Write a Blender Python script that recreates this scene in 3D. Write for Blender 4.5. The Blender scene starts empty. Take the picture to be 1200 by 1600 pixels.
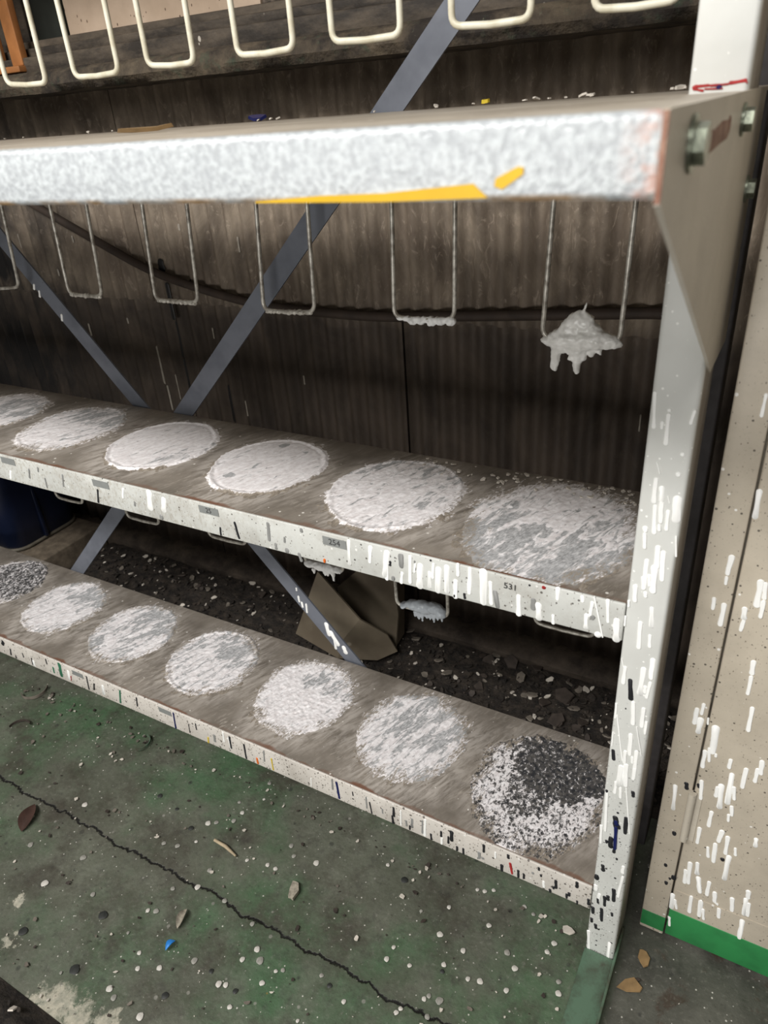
import bpy, math, random
import numpy as np
from mathutils import Vector, Matrix, Euler

# ------------------------------------------------------------------ camera
SC = bpy.context.scene
COL = SC.collection
FPX = 1127.776
CAM = np.array([0.069662, -0.713973, 1.233067])
ROT = Euler((1.05519455, 0.06896354, 0.50817655), 'XYZ')
cd = bpy.data.cameras.new('camera'); cam = bpy.data.objects.new('camera', cd); COL.objects.link(cam)
cam.location = CAM; cam.rotation_euler = ROT
cd.sensor_fit = 'VERTICAL'; cd.sensor_height = 36.0; cd.lens = FPX / 1600 * 36.0
cd.clip_start = .02
cd.dof.use_dof = True; cd.dof.focus_distance = 1.22; cd.dof.aperture_fstop = 7.0
SC.camera = cam
SC.view_settings.view_transform = 'Standard'; SC.view_settings.look = 'None'
SC.view_settings.gamma = 1; SC.view_settings.use_curve_mapping = False
SC.view_settings.exposure = 0.0

# ------------------------------------------------------------------ world and lamps
w = bpy.data.worlds.new('workshop'); SC.world = w; w.use_nodes = True
w.node_tree.nodes['Background'].inputs[0].default_value = (1.0, .95, .88, 1)
w.node_tree.nodes['Background'].inputs[1].default_value = .16

def area(name, loc, aim, sx, sy, power, color):
    l = bpy.data.lights.new(name, 'AREA'); l.shape = 'RECTANGLE'; l.size = sx; l.size_y = sy
    l.energy = power; l.color = color
    o = bpy.data.objects.new(name, l); COL.objects.link(o); o.location = loc
    o.rotation_euler = (Vector(aim) - Vector(loc)).to_track_quat('-Z', 'Y').to_euler()
    return o
area('ceiling_tube_light', (-.9, -1.70, 2.5), (-.6, .1, .7), 2.4, .35, 87, (1, .98, .95))
area('added_low_fill', (-.6, -3.0, .65), (-.5, .3, .85), 1.6, .65, 34, (1, .98, .95))  # unseen low fill, added to light the wall under the worktop

# ------------------------------------------------------------------ numbers measured from the place
W = .045                                  # post width
ZT, HT, D = 1.2219, .0384, .3248          # worktop: height, lip, overhang in front of the posts
ZM, HM = .70493, .0553                    # middle shelf
ZB, HB = .16514, .0562                    # low shelf
S = .2835                                 # shelf depth
PD = .085                                 # post depth
XL = -2.14                                # far end of the rack
YW = .65                                  # back wall
YC = .078                                 # cabinet front
RM = np.array(ROT.to_matrix())

def at(px, py, axis, val):
    """pixel of the 1200x1600 photograph -> point on a plane of the place"""
    d = RM @ np.array([(px - 600) / FPX, -(py - 800) / FPX, -1.])
    k = 'xyz'.index(axis)
    t = (val - CAM[k]) / d[k]
    return CAM + t * d, t

# ------------------------------------------------------------------ helpers
def lin(r, g, b):
    f = lambda c: (c / 12.92 if c <= .04045 else ((c + .055) / 1.055) ** 2.4)
    return (f(r / 255), f(g / 255), f(b / 255), 1)

class NT:
    """short writing for node materials"""
    def __init__(s, name, rough=.6, metal=0.0, spec=.4):
        s.m = bpy.data.materials.new(name); s.m.use_nodes = True
        s.t = s.m.node_tree; s.b = s.t.nodes['Principled BSDF']
        s.b.inputs['Roughness'].default_value = rough
        s.b.inputs['Metallic'].default_value = metal
        s.b.inputs['Specular IOR Level'].default_value = spec
        s.tc = s.t.nodes.new('ShaderNodeTexCoord')
        s.P = s.tc.outputs['Object']
    def put(s, sock, v):
        if isinstance(v, bpy.types.NodeSocket): s.t.links.new(v, sock)
        else: sock.default_value = v
    def scale(s, v, x, y, z):
        n = s.t.nodes.new('ShaderNodeMapping'); n.inputs['Scale'].default_value = (x, y, z)
        s.put(n.inputs['Vector'], v); return n.outputs[0]
    def drag(s, k, ang=1.24):
        """object space stretched along the direction the tins are dragged"""
        n = s.t.nodes.new('ShaderNodeMapping'); n.inputs['Rotation'].default_value = (0, 0, -ang)
        s.put(n.inputs['Vector'], s.P); return s.scale(n.outputs[0], k, 1, 1)
    def shift(s, v, x, y, z):
        n = s.t.nodes.new('ShaderNodeMapping'); n.inputs['Location'].default_value = (x, y, z)
        s.put(n.inputs['Vector'], v); return n.outputs[0]
    def noise(s, scale, detail=4, rough=.55, vec=None, dist=0):
        n = s.t.nodes.new('ShaderNodeTexNoise'); n.inputs['Scale'].default_value = scale
        n.inputs['Detail'].default_value = detail; n.inputs['Roughness'].default_value = rough
        n.inputs['Distortion'].default_value = dist
        s.put(n.inputs['Vector'], vec or s.P); return n.outputs[0]
    def vor(s, scale, vec=None):
        n = s.t.nodes.new('ShaderNodeTexVoronoi'); n.inputs['Scale'].default_value = scale
        s.put(n.inputs['Vector'], vec or s.P)
        sep = s.t.nodes.new('ShaderNodeSeparateColor'); s.t.links.new(n.outputs['Color'], sep.inputs[0])
        return n.outputs['Distance'], sep.outputs[0], sep.outputs[1]
    def math(s, op, a, b=0.0, c=0.0):
        n = s.t.nodes.new('ShaderNodeMath'); n.operation = op
        s.put(n.inputs[0], a); s.put(n.inputs[1], b); s.put(n.inputs[2], c); return n.outputs[0]
    def rng(s, v, a, b, lo=0.0, hi=1.0):
        n = s.t.nodes.new('ShaderNodeMapRange'); n.inputs[1].default_value = a; n.inputs[2].default_value = b
        n.inputs[3].default_value = lo; n.inputs[4].default_value = hi
        s.put(n.inputs[0], v); return n.outputs[0]
    def mix(s, f, a, b):
        n = s.t.nodes.new('ShaderNodeMix'); n.data_type = 'RGBA'
        s.put(n.inputs['Factor'], f); s.put(n.inputs[6], a); s.put(n.inputs[7], b); return n.outputs[2]
    def xyz(s):
        n = s.t.nodes.new('ShaderNodeSeparateXYZ'); s.put(n.inputs[0], s.P); return n.outputs
    def spots(s, scale, lo, k, vec=None, soft=.04):
        """round spots of random size: 1 inside"""
        d, r, g = s.vor(scale, vec)
        rad = s.math('MULTIPLY', s.math('SUBTRACT', r, lo), k)
        return s.rng(s.math('SUBTRACT', rad, d), 0, soft)
    def attr(s, name):
        n = s.t.nodes.new('ShaderNodeAttribute'); n.attribute_name = name
        sep = s.t.nodes.new('ShaderNodeSeparateColor'); s.t.links.new(n.outputs['Color'], sep.inputs[0])
        return sep.outputs
    def bump(s, h, strength=.4, dist=.002):
        n = s.t.nodes.new('ShaderNodeBump'); n.inputs['Strength'].default_value = strength
        n.inputs['Distance'].default_value = dist
        s.put(n.inputs['Height'], h); s.t.links.new(n.outputs[0], s.b.inputs['Normal'])
    def color(s, c): s.put(s.b.inputs['Base Color'], c); return s.m
    def rough(s, v): s.put(s.b.inputs['Roughness'], v)

def plain(name, rgb, rough=.5, metal=0.0, var=.25, scale=60):
    n = NT(name, rough, metal)
    c = lin(*rgb); dk = tuple(x * (1 - var) for x in c[:3]) + (1,)
    return n.color(n.mix(n.rng(n.noise(scale, 4), .35, .65), dk, c))

class MB:
    """collects polygons, one mesh out"""
    def __init__(s): s.v = []; s.f = []; s.mi = []; s.sm = []
    def add(s, vs, fs, mi=0, smooth=False):
        o = len(s.v); s.v += [tuple(map(float, p)) for p in vs]
        s.f += [tuple(i + o for i in f) for f in fs]; s.mi += [mi] * len(fs); s.sm += [smooth] * len(fs)
    def box(s, x0, x1, y0, y1, z0, z1, mi=0, r=0.0):
        if r <= 0:
            vs = [(x, y, z) for x in (x0, x1) for y in (y0, y1) for z in (z0, z1)]
            s.add(vs, [(0, 1, 3, 2), (4, 6, 7, 5), (0, 4, 5, 1), (2, 3, 7, 6), (0, 2, 6, 4), (1, 5, 7, 3)], mi); return
        import bmesh
        bm = bmesh.new(); bmesh.ops.create_cube(bm, size=1)
        for v in bm.verts:
            v.co = ((x0 + x1) / 2 + v.co.x * (x1 - x0), (y0 + y1) / 2 + v.co.y * (y1 - y0), (z0 + z1) / 2 + v.co.z * (z1 - z0))
        bmesh.ops.bevel(bm, geom=bm.edges[:], offset=r, segments=3, profile=.5, affect='EDGES')
        bm.verts.index_update()
        s.add([v.co[:] for v in bm.verts], [tuple(v.index for v in f.verts) for f in bm.faces], mi, True); bm.free()
    def tube(s, pts, r, n=10, mi=0, cap=True):
        P = [Vector(p) for p in pts]; vs = []; fs = []
        up = None
        for i, p in enumerate(P):
            t = (P[min(i + 1, len(P) - 1)] - P[max(i - 1, 0)]).normalized()
            if up is None: up = t.orthogonal().normalized()
            a = (up - t * up.dot(t)).normalized(); up = a; b = t.cross(a)
            rr = r[i] if isinstance(r, (list, tuple)) else r
            for k in range(n):
                q = 2 * math.pi * k / n; vs.append(p + a * (rr * math.cos(q)) + b * (rr * math.sin(q)))
        for i in range(len(P) - 1):
            for k in range(n):
                fs.append((i * n + k, i * n + (k + 1) % n, (i + 1) * n + (k + 1) % n, (i + 1) * n + k))
        if cap:
            fs.append(tuple(range(n))[::-1]); fs.append(tuple((len(P) - 1) * n + k for k in range(n)))
        s.add(vs, fs, mi, True)
    def prism(s, outline, ax, d0, d1, mi=0):
        """outline in the two other axes, extruded along ax"""
        n = len(outline)
        def P(q, d):
            q = list(q); q.insert('xyz'.index(ax), d); return q
        vs = [P(q, d0) for q in outline] + [P(q, d1) for q in outline]
        fs = [tuple(range(n)), tuple(range(2 * n - 1, n - 1, -1))]
        fs += [(i, (i + 1) % n, (i + 1) % n + n, i + n) for i in range(n)]
        s.add(vs, fs, mi)
    def build(s, name, mats, parent=None):
        me = bpy.data.meshes.new(name); me.from_pydata(s.v, [], s.f)
        for m in (mats if isinstance(mats, (list, tuple)) else [mats]): me.materials.append(m)
        me.polygons.foreach_set('material_index', s.mi); me.polygons.foreach_set('use_smooth', s.sm)
        me.update()
        import bmesh
        bm = bmesh.new(); bm.from_mesh(me); bmesh.ops.recalc_face_normals(bm, faces=bm.faces[:]); bm.to_mesh(me); bm.free()
        o = bpy.data.objects.new(name, me); COL.objects.link(o)
        if parent: o.parent = parent
        try: me.set_sharp_from_angle(angle=math.radians(50))
        except Exception: pass
        return o

def tag(o, label, cat, group=None, kind=None):
    o['label'] = label; o['category'] = cat
    if group: o['group'] = group
    if kind: o['kind'] = kind
    return o
def structure(o, label=None, cat=None):
    o['kind'] = 'structure'
    if label: o['label'] = label
    if cat: o['category'] = cat
    return o
def empty(name, loc=(0, 0, 0)):
    o = bpy.data.objects.new(name, None); COL.objects.link(o); o.location = loc; o.empty_display_size = .1; return o

RS = random.Random(7)
def hsh(ix, iy, seed):
    h = (ix * 374761393 + iy * 668265263 + seed * 2147483647) & 0xffffffff
    h = ((h ^ (h >> 13)) * 1274126177) & 0xffffffff
    return ((h ^ (h >> 16)) & 0xffff) / 65535.0
def vnoise(x, y, seed=0):
    x = np.asarray(x, float); y = np.asarray(y, float)
    ix = np.floor(x).astype(np.int64); iy = np.floor(y).astype(np.int64)
    fx = x - ix; fy = y - iy; fx = fx * fx * (3 - 2 * fx); fy = fy * fy * (3 - 2 * fy)
    a = hsh(ix, iy, seed); b = hsh(ix + 1, iy, seed); c = hsh(ix, iy + 1, seed); d = hsh(ix + 1, iy + 1, seed)
    return a + (b - a) * fx + (c - a) * fy + (a - b - c + d) * fx * fy
def fbm(x, y, seed=0, o=4):
    t = 0; amp = .5; s = 0
    for k in range(o):
        t = t + amp * vnoise(x * 2 ** k, y * 2 ** k, seed + k * 17); s += amp; amp *= .55
    return t / s
def sst(a, b, x):
    t = np.clip((x - a) / (b - a), 0, 1); return t * t * (3 - 2 * t)

def drip(mb, p, q, width, normal, mi, th=.0009):
    """a run of dried paint between two points of a surface: rounded, slightly wavy, domed"""
    p = Vector(p); q = Vector(q); n = Vector(normal); th *= RS.uniform(.7, 1.45)
    L = (q - p).length
    t = (q - p).normalized() if L > 1e-5 else Vector((0, 0, -1))
    sd = t.cross(n).normalized(); r = width / 2
    a = p + t * min(r, L * .5) if L > width else (p + q) / 2
    b = q - t * min(r, L * .5) if L > width else (p + q) / 2
    out = []; k1 = RS.uniform(.85, 1.1); k2 = RS.uniform(.8, 1.15)
    for i in range(7):
        an = math.pi * i / 6; out.append(a - t * (math.sin(an) * r * k1) - sd * (math.cos(an) * r * k1))
    m = 2 if L > width * 1.6 else 0
    for i in range(m):
        f = (i + 1) / (m + 1); out.append(a.lerp(b, f) + sd * (r * RS.uniform(.72, 1.05)))
    for i in range(7):
        an = math.pi * i / 6; out.append(b + t * (math.sin(an) * r * k2) + sd * (math.cos(an) * r * k2))
    for i in range(m):
        f = (i + 1) / (m + 1); out.append(b.lerp(a, f) - sd * (r * RS.uniform(.72, 1.05)))
    c = (a + b) / 2; N = len(out)
    inn = []
    for o_ in out:
        f = max(0, min(1, (o_ - a).dot(t) / max((b - a).length, 1e-6))) if (b - a).length > 1e-6 else 0
        ax = a.lerp(b, f); inn.append(ax + (o_ - ax) * .72 + n * th)
    vs = [o_ - n * .0003 for o_ in out] + inn
    fs = [(i, (i + 1) % N, (i + 1) % N + N, i + N) for i in range(N)] + [tuple(range(N, 2 * N))]
    mb.add(vs, fs, mi, True)

def drips(mb, plane, val, ox, oy, sc, rows, mi, normal, wmul=1.0, clip=None):
    for x0, y0, x1, y1, wd in rows:
        p, t = at(ox + x0 / sc, oy + y0 / sc, plane, val); q, t2 = at(ox + x1 / sc, oy + y1 / sc, plane, val)
        wm = wd / sc * t / FPX * wmul
        if clip:
            ax, lo, hi = clip; k = 'xyz'.index(ax)
            if not (lo <= p[k] <= hi or lo <= q[k] <= hi): continue
            p[k] = min(max(p[k], lo + .0), hi); q[k] = min(max(q[k], lo), hi)
        drip(mb, p, q, max(wm, .0012), normal, mi)

# ------------------------------------------------------------------ materials
def enamel(name, base, speck=.62, rough=.42, dirt=0.0):
    n = NT(name, rough)
    c = n.mix(n.rng(n.noise(9, 5), .35, .7), lin(*base), lin(*[v * .93 for v in base]))
    z = n.xyz()[2]
    c = n.mix(n.math('MULTIPLY', n.rng(n.noise(300, 3, .7), .62, .75), .5), c, lin(110, 102, 92))
    c = n.mix(n.math('MULTIPLY', n.spots(150, speck, .8), .85), c, lin(58, 52, 48))
    c = n.mix(n.math('MULTIPLY', n.spots(330, speck, .9, n.scale(n.P, 1, 1, .6)), .7), c, lin(92, 82, 72))
    c = n.mix(n.math('MULTIPLY', n.spots(95, .72, .8, n.shift(n.P, .3, .7, .1)), .8), c, lin(245, 244, 240))
    if name == 'shelf_lip_enamel':
        c = n.mix(n.math('MULTIPLY', n.rng(n.noise(150, 4, .7, n.scale(n.P, 1, 1, .6), .8), .5, .6), n.rng(n.xyz()[0], -.45, -.8, .0, .55)), c, lin(166, 160, 148))
    if dirt: c = n.mix(n.math('MULTIPLY', n.rng(n.noise(14, 6, .7), .45, .75), dirt), c, lin(120, 108, 92))
    n.bump(n.noise(120, 3), .12, .001)
    return n.color(c)

M = {}
M['post'] = enamel('grey_enamel', (222, 222, 217), .78)
n = NT('grey_enamel_low_specks', .42)
c = n.mix(n.rng(n.noise(9, 5), .35, .7), lin(212, 213, 209), lin(198, 198, 193))
zf = n.rng(n.xyz()[2], .62, .1)
c = n.mix(n.math('MULTIPLY', n.rng(n.noise(260, 3, .7), .58, .72), n.math('MULTIPLY', zf, .8)), c, lin(112, 102, 92))
c = n.mix(n.math('MULTIPLY', n.math('MAXIMUM', n.spots(140, .62, .9), n.spots(300, .6, .9)), n.rng(n.xyz()[2], .6, .2)), c, lin(30, 28, 30))
c = n.mix(n.math('MULTIPLY', n.spots(170, .7, .9, n.shift(n.P, .3, .7, .1)), .9), c, lin(246, 246, 242))
c = n.mix(n.math('MULTIPLY', n.rng(n.noise(22, 6, .7, n.scale(n.P, 1, 1, .35)), .6, .75), .25), c, lin(150, 140, 125))
c = n.mix(n.math('MULTIPLY', n.rng(n.xyz()[1], .004, .012), n.rng(n.noise(30, 6, .7, n.scale(n.P, 1, 1, .2)), .25, .6, .45, .95)), c, lin(128, 116, 102))  # sides behind the front face: their shade is put into the colour
n.bump(n.noise(120, 3), .12, .001)
M['post'] = n.color(c)
M['lip'] = enamel('shelf_lip_enamel', (206, 207, 202), .62, .45, .4)
M['lip_speckled'] = enamel('shelf_lip_enamel_speckled', (214, 208, 200), .5, .5, .35)
M['cabinet'] = enamel('cabinet_enamel', (192, 182, 165), .66, .4, .2)
M['gusset'] = enamel('gusset_enamel', (196, 188, 173), .85, .42, .2)

n = NT('hammered_silver_paint', .32, .0, .6)
h = n.noise(210, 3, .5)
c = n.mix(n.rng(h, .38, .62), lin(166, 170, 173), lin(190, 195, 197))
c = n.mix(n.math('MULTIPLY', n.rng(n.noise(60, 3), .5, .7), .4), c, lin(160, 164, 168))
c = n.mix(n.math('MULTIPLY', n.spots(22, .93, .9), .7), c, lin(112, 108, 108))
x, y, z = n.xyz()
c = n.mix(n.math('MULTIPLY', n.rng(x, -.022, -.006), n.rng(n.noise(120, 4), .42, .7)), c, lin(190, 146, 130))
c = n.mix(n.math('MULTIPLY', n.rng(z, ZT - HT + .004, ZT - HT + .001), n.rng(n.noise(25, 4), .4, .6)), c, lin(170, 135, 90))
n.bump(h, .5, .0025)
M['silver'] = n.color(c)

n = NT('grimy_shelf_steel', .55)
x, y, z = n.xyz()
dg = n.drag(.25, 1.15)
st = n.noise(110, 6, .65, dg, .5)
c = n.mix(n.rng(n.noise(12, 5), .35, .65), lin(112, 105, 96), lin(138, 130, 120))
c = n.mix(n.rng(n.noise(70, 5, .7, dg, .5), .5, .7, 0, .35), c, lin(96, 88, 80))
# smears dragged off the paint rings, every quarter metre
ux = n.math('MULTIPLY', n.math('SUBTRACT', n.math('FRACT', n.math('ADD', n.math('DIVIDE', n.math('ADD', x, .176), .2525), 40.5)), .5), .2525)
vy = n.math('SUBTRACT', y, .142)
dd = n.math('SQRT', n.math('ADD', n.math('MULTIPLY', ux, ux), n.math('MULTIPLY', vy, vy)))
halo = n.rng(n.math('ADD', dd, n.rng(n.noise(9, 3), .3, .7, -.025, .025)), .160, .108)
c = n.mix(n.math('MULTIPLY', n.rng(st, .62, .42), n.math('MULTIPLY', halo, .55)), c, lin(206, 198, 190))
fr = n.rng(n.noise(150, 5, .7, dg, .5), .53, .66)
c = n.mix(n.math('MULTIPLY', fr, n.rng(n.noise(7, 3), .42, .66, .04, .5)), c, lin(200, 191, 180))
c = n.mix(n.math('MULTIPLY', n.rng(n.math('ADD', y, n.rng(n.noise(20, 4), .3, .7, -.006, .006)), .010, .006), n.rng(n.noise(6, 3), .35, .6, .15, .9)), c, lin(112, 74, 54))
c = n.mix(n.math('MULTIPLY', n.spots(85, .72, .8), .85), c, lin(222, 218, 210))
n.bump(n.noise(110, 5), .25, .0015)
M['shelf'] = n.color(c)

n = NT('dusty_worktop_steel', .45)
c = n.mix(n.rng(n.noise(12, 5), .35, .65), lin(158, 148, 134), lin(182, 173, 159))
c = n.mix(n.math('MULTIPLY', n.spots(70, .7, .8), .8), c, lin(226, 220, 212))
c = n.mix(n.rng(n.noise(8, 5, .7), .55, .7, 0, .5), c, lin(120, 108, 94))
M['worktop'] = n.color(c)

n = NT('dried_paint_crust', .48)
a = n.attr('layers')
dg = n.drag(.36)
w1 = n.noise(150, 5, .62, dg, .5); w2 = n.noise(420, 4, .6, dg, .3)
c = n.mix(n.rng(w1, .36, .6), lin(230, 224, 224), lin(250, 247, 248))
wb = n.noise(70, 6, .68, n.drag(.3), .8)
gf = n.rng(n.math('ADD', a[1], n.math('MULTIPLY', n.math('SUBTRACT', wb, .5), 3.4)), .42, .66)
c = n.mix(gf, c, n.mix(n.rng(w2, .35, .65), lin(146, 147, 148), lin(204, 204, 205)))
tf = n.rng(n.math('ADD', a[2], n.math('MULTIPLY', n.math('SUBTRACT', w2, .5), 1.6)), .4, .7)
c = n.mix(tf, c, n.mix(n.rng(w2, .4, .65), lin(126, 117, 106), lin(158, 148, 135)))
w3 = n.noise(170, 6, .78, n.scale(n.P, 1, .7, 1), .5)
df = n.rng(n.math('ADD', a[0], n.math('MULTIPLY', n.math('SUBTRACT', w3, .5), 3.4)), .44, .66)
c = n.mix(df, c, n.mix(n.rng(n.noise(120, 4), .4, .65), lin(52, 53, 56), lin(98, 95, 92)))
n.bump(n.math('ADD', w1, n.math('MULTIPLY', w2, .5)), .45, .0016)
M['crust'] = n.color(c)

n = NT('rust_red_stain', .7)
M['rust'] = n.color(n.mix(n.rng(n.noise(90, 5), .4, .6), lin(124, 84, 68), lin(150, 116, 98)))
M['shaded_steel'] = plain('shaded_steel', (66, 63, 64), .6, var=.3)  # rear posts: shade of the gap put into a darker colour
M['white'] = plain('white_paint_run', (246, 246, 243), .35, var=.05)
M['black'] = plain('black_paint_run', (34, 34, 38), .5, var=.2)
M['grey'] = plain('grey_paint_run', (140, 140, 138), .4, var=.1)
M['navy'] = plain('navy_paint_run', (18, 26, 84), .35, var=.2)
M['red'] = plain('red_paint_run', (168, 44, 44), .45, var=.3)
M['orange'] = plain('orange_paint_run', (222, 110, 40), .4, var=.2)
M['yellow'] = plain('yellow_paint_run', (216, 188, 46), .4, var=.2)
M['green_run'] = plain('green_paint_run', (52, 112, 84), .4, var=.2)
M['tan_spot'] = plain('pale_floor_paint', (206, 202, 194), .5, var=.18, scale=220)
M['grey_spot'] = plain('greyish_floor_paint', (158, 156, 148), .5, var=.3, scale=160)
M['dark_spot'] = plain('dark_floor_paint', (52, 54, 52), .5, var=.3, scale=160)
RUNS = ['white', 'black', 'grey', 'navy', 'red', 'orange', 'yellow', 'green_run']
RI = {k: i + 1 for i, k in enumerate(RUNS)}
def with_runs(base): return [M[base]] + [M[k] for k in RUNS]

M['tape'] = plain('yellow_tape', (208, 166, 22), .45, var=.12, scale=25)
n = NT('wire_cream', .38)
M['wire_cream'] = n.color(n.mix(n.rng(n.noise(45, 4), .45, .65), lin(216, 212, 194), lin(196, 190, 168)))
n = NT('wire_zinc', .32, .2)
M['wire_zinc'] = n.color(n.mix(n.rng(n.noise(90, 4), .4, .65), lin(196, 192, 182), lin(136, 130, 120)))
n = NT('wet_grey_paint', .28)
M['clump'] = n.color(n.mix(n.rng(n.noise(60, 4), .4, .6), lin(216, 215, 210), lin(240, 239, 235)))
M['clump_white'] = plain('dried_white_paint', (236, 236, 234), .4, var=.06)
M['clump_grey'] = plain('dried_light_grey_paint', (172, 178, 184), .25, var=.1)
n = NT('blue_grey_strap', .42, .1)
c = n.mix(n.rng(n.noise(20, 4), .4, .65), lin(108, 112, 121), lin(94, 98, 107))
c = n.mix(n.math('MULTIPLY', n.spots(60, .88, .8), .8), c, lin(50, 50, 52))
M['strap'] = n.color(c)
n = NT('zinc_bolt', .35, .8)
M['bolt'] = n.color(n.mix(n.rng(n.noise(200, 4), .4, .6), lin(150, 156, 140), lin(112, 116, 104)))
n = NT('green_painted_steel', .5)
c = n.mix(n.rng(n.noise(14, 6, .7), .42, .6), lin(92, 118, 98), lin(74, 84, 70))
M['rail'] = n.color(n.mix(n.rng(n.noise(26, 6, .7), .5, .66, 0, .8), c, lin(72, 62, 52)))
M['sticker'] = plain('grey_number_plate', (134, 136, 134), .5, var=.12)
M['ink'] = plain('dark_number_ink', (62, 62, 62), .6, var=.05)

n = NT('corrugated_wall_sheet', .75)
x, y, z = n.xyz()
v1 = n.noise(8, 6, .6, n.scale(n.P, 1, 1, .55), .8)
v2 = n.noise(8, 6, .7, n.scale(n.P, 1, 1, .6), .8)
c = n.mix(n.rng(v1, .36, .66), lin(98, 86, 74), lin(142, 129, 113))
c = n.mix(n.rng(v2, .42, .68, 0, .7), c, lin(70, 61, 52))
c = n.mix(n.rng(n.noise(55, 5, .7, n.scale(n.P, 1, 1, .5), 1.5), .56, .7, 0, .6), c, lin(166, 152, 136))
low = n.rng(n.math('ADD', z, n.rng(n.noise(9, 4), 0, 1, -.04, .04)), .86, .80)      # the lower sheet has a darker tone
low_tone = n.mix(n.rng(v1, .38, .66), lin(46, 38, 32), lin(74, 63, 54))
c = n.mix(n.math('MULTIPLY', low, .9), c, low_tone)
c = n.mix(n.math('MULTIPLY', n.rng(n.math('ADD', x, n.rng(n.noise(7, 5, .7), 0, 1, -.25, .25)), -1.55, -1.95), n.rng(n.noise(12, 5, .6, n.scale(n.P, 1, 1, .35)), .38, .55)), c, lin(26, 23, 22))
n.bump(n.noise(70, 5), .4, .003)
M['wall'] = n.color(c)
M['wall_pale'] = plain('old_pale_splash', (168, 160, 148), .6, var=.35)
M['wall_black'] = plain('old_black_splash', (26, 25, 26), .4, var=.2)
n = NT('mossy_black_beam', .85)
c = n.mix(n.rng(n.noise(14, 6, .7), .4, .65), lin(42, 36, 31), lin(94, 83, 68))
c = n.mix(n.rng(n.noise(30, 5, .7), .55, .7, 0, .6), c, lin(58, 74, 58))
c = n.mix(n.rng(n.noise(60, 5, .7), .64, .72, 0, .6), c, lin(128, 116, 102))
n.bump(n.noise(40, 6), .8, .01)
M['beam'] = n.color(c)
n = NT('old_window_rail', .7)
c = n.mix(n.rng(n.noise(16, 6, .7, n.scale(n.P, .3, 1, 1)), .4, .65), lin(44, 38, 32), lin(98, 87, 74))
c = n.mix(n.math('MULTIPLY', n.spots(42, .72, .7, n.scale(n.P, 1, 1, .7)), .85), c, lin(188, 180, 168))
n.bump(n.noise(40, 6), .5, .006)
M['winrail'] = n.color(c)
n = NT('beige_board', .7)
x, y, z = n.xyz()
c = n.mix(n.rng(n.noise(10, 5), .4, .65), lin(204, 182, 160), lin(186, 164, 142))
c = n.mix(n.math('MULTIPLY', n.spots(110, .55, .55, n.scale(n.P, 1, 1, .6)), n.rng(z, 1.5, 1.42, .3, 1)), c, lin(84, 62, 46))
M['board'] = n.color(c)
n = NT('mottled_board', .75)
c = n.mix(n.rng(n.noise(30, 6, .7), .45, .6), lin(58, 50, 44), lin(112, 100, 88))
c = n.mix(n.spots(70, .45, .6), c, lin(206, 196, 182))
M['mottled'] = n.color(c)
M['orange_wood'] = plain('orange_brown_wood', (176, 116, 66), .55, var=.4, scale=14)
M['dark_frame'] = plain('black_green_frame', (34, 38, 32), .6, var=.5, scale=18)
M['cable'] = plain('dark_brown_hose', (60, 49, 41), .75, var=.4, scale=25)
n = NT('green_base_paint', .5)
M['green_base'] = n.color(n.mix(n.rng(n.noise(18, 5), .4, .65), lin(44, 128, 70), lin(36, 106, 58)))

# floor
n = NT('painted_concrete_floor', .55)
x, y, z = n.xyz()
c = n.mix(n.rng(n.noise(5, 6, .65), .38, .62), lin(83, 86, 74), lin(103, 106, 93))
c = n.mix(n.math('MULTIPLY', n.rng(n.noise(3.2, 5, .6, n.shift(n.P, .55, .1, 0)), .46, .6), n.rng(n.noise(11, 5), .3, .6, .25, .75)), c, lin(68, 102, 70))
c = n.mix(n.rng(n.noise(7, 6, .7, n.shift(n.P, .1, .4, 0)), .48, .64, 0, .8), c, lin(66, 62, 54))
c = n.mix(n.rng(n.noise(40, 6, .7), .52, .7, 0, .5), c, lin(52, 50, 46))
c = n.mix(n.rng(x, -.01, .015), c, n.mix(n.rng(n.noise(10, 6), .4, .65), lin(68, 68, 62), lin(92, 92, 84)))
c = n.mix(n.math('MULTIPLY', n.rng(n.noise(16, 5, .7), .56, .64), n.rng(x, 0, .08, .0, .7)), c, lin(64, 50, 40))
c = n.mix(n.math('MULTIPLY', n.spots(34, .62, .55, None, .08), .55), c, lin(42, 44, 42))
c = n.mix(n.math('MULTIPLY', n.spots(46, .7, .6, n.shift(n.P, .31, .77, 0), .06), .6), c, lin(150, 148, 140))
c = n.mix(n.math('MULTIPLY', n.spots(130, .62, .6, n.shift(n.P, .13, .27, 0), .06), .8), c, lin(208, 205, 196))
c = n.mix(n.math('MULTIPLY', n.spots(70, .78, .6, n.shift(n.P, .7, .17, 0), .06), .85), c, lin(200, 197, 190))
c = n.mix(n.math('MULTIPLY', n.spots(26, .93, .9, n.shift(n.P, .9, .5, 0), .06), .6), c, lin(170, 130, 60))
for (px, py, rad_) in [(85, 1572, .040), (118, 1590, .030), (165, 1598, .022), (60, 1560, .018), (15, 1470, .012), (28, 1410, .010)]:
    q_, _ = at(px, py, 'z', 0)
    ex, ey = n.math('SUBTRACT', x, float(q_[0])), n.math('SUBTRACT', y, float(q_[1]))
    dd_ = n.math('SQRT', n.math('ADD', n.math('MULTIPLY', ex, ex), n.math('MULTIPLY', ey, ey)))
    dd_ = n.math('ADD', dd_, n.math('MULTIPLY', n.math('SUBTRACT', n.noise(45, 6, .75), .5), .10))
    c = n.mix(n.math('MULTIPLY', n.rng(dd_, rad_, rad_ * .55), .85), c, n.mix(n.rng(n.noise(60, 5, .7), .4, .65), lin(196, 190, 172), lin(150, 150, 136)))
fine = n.noise(130, 5, .75)
c = n.mix(n.rng(fine, .56, .74, 0, .35), c, lin(150, 148, 138))
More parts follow.
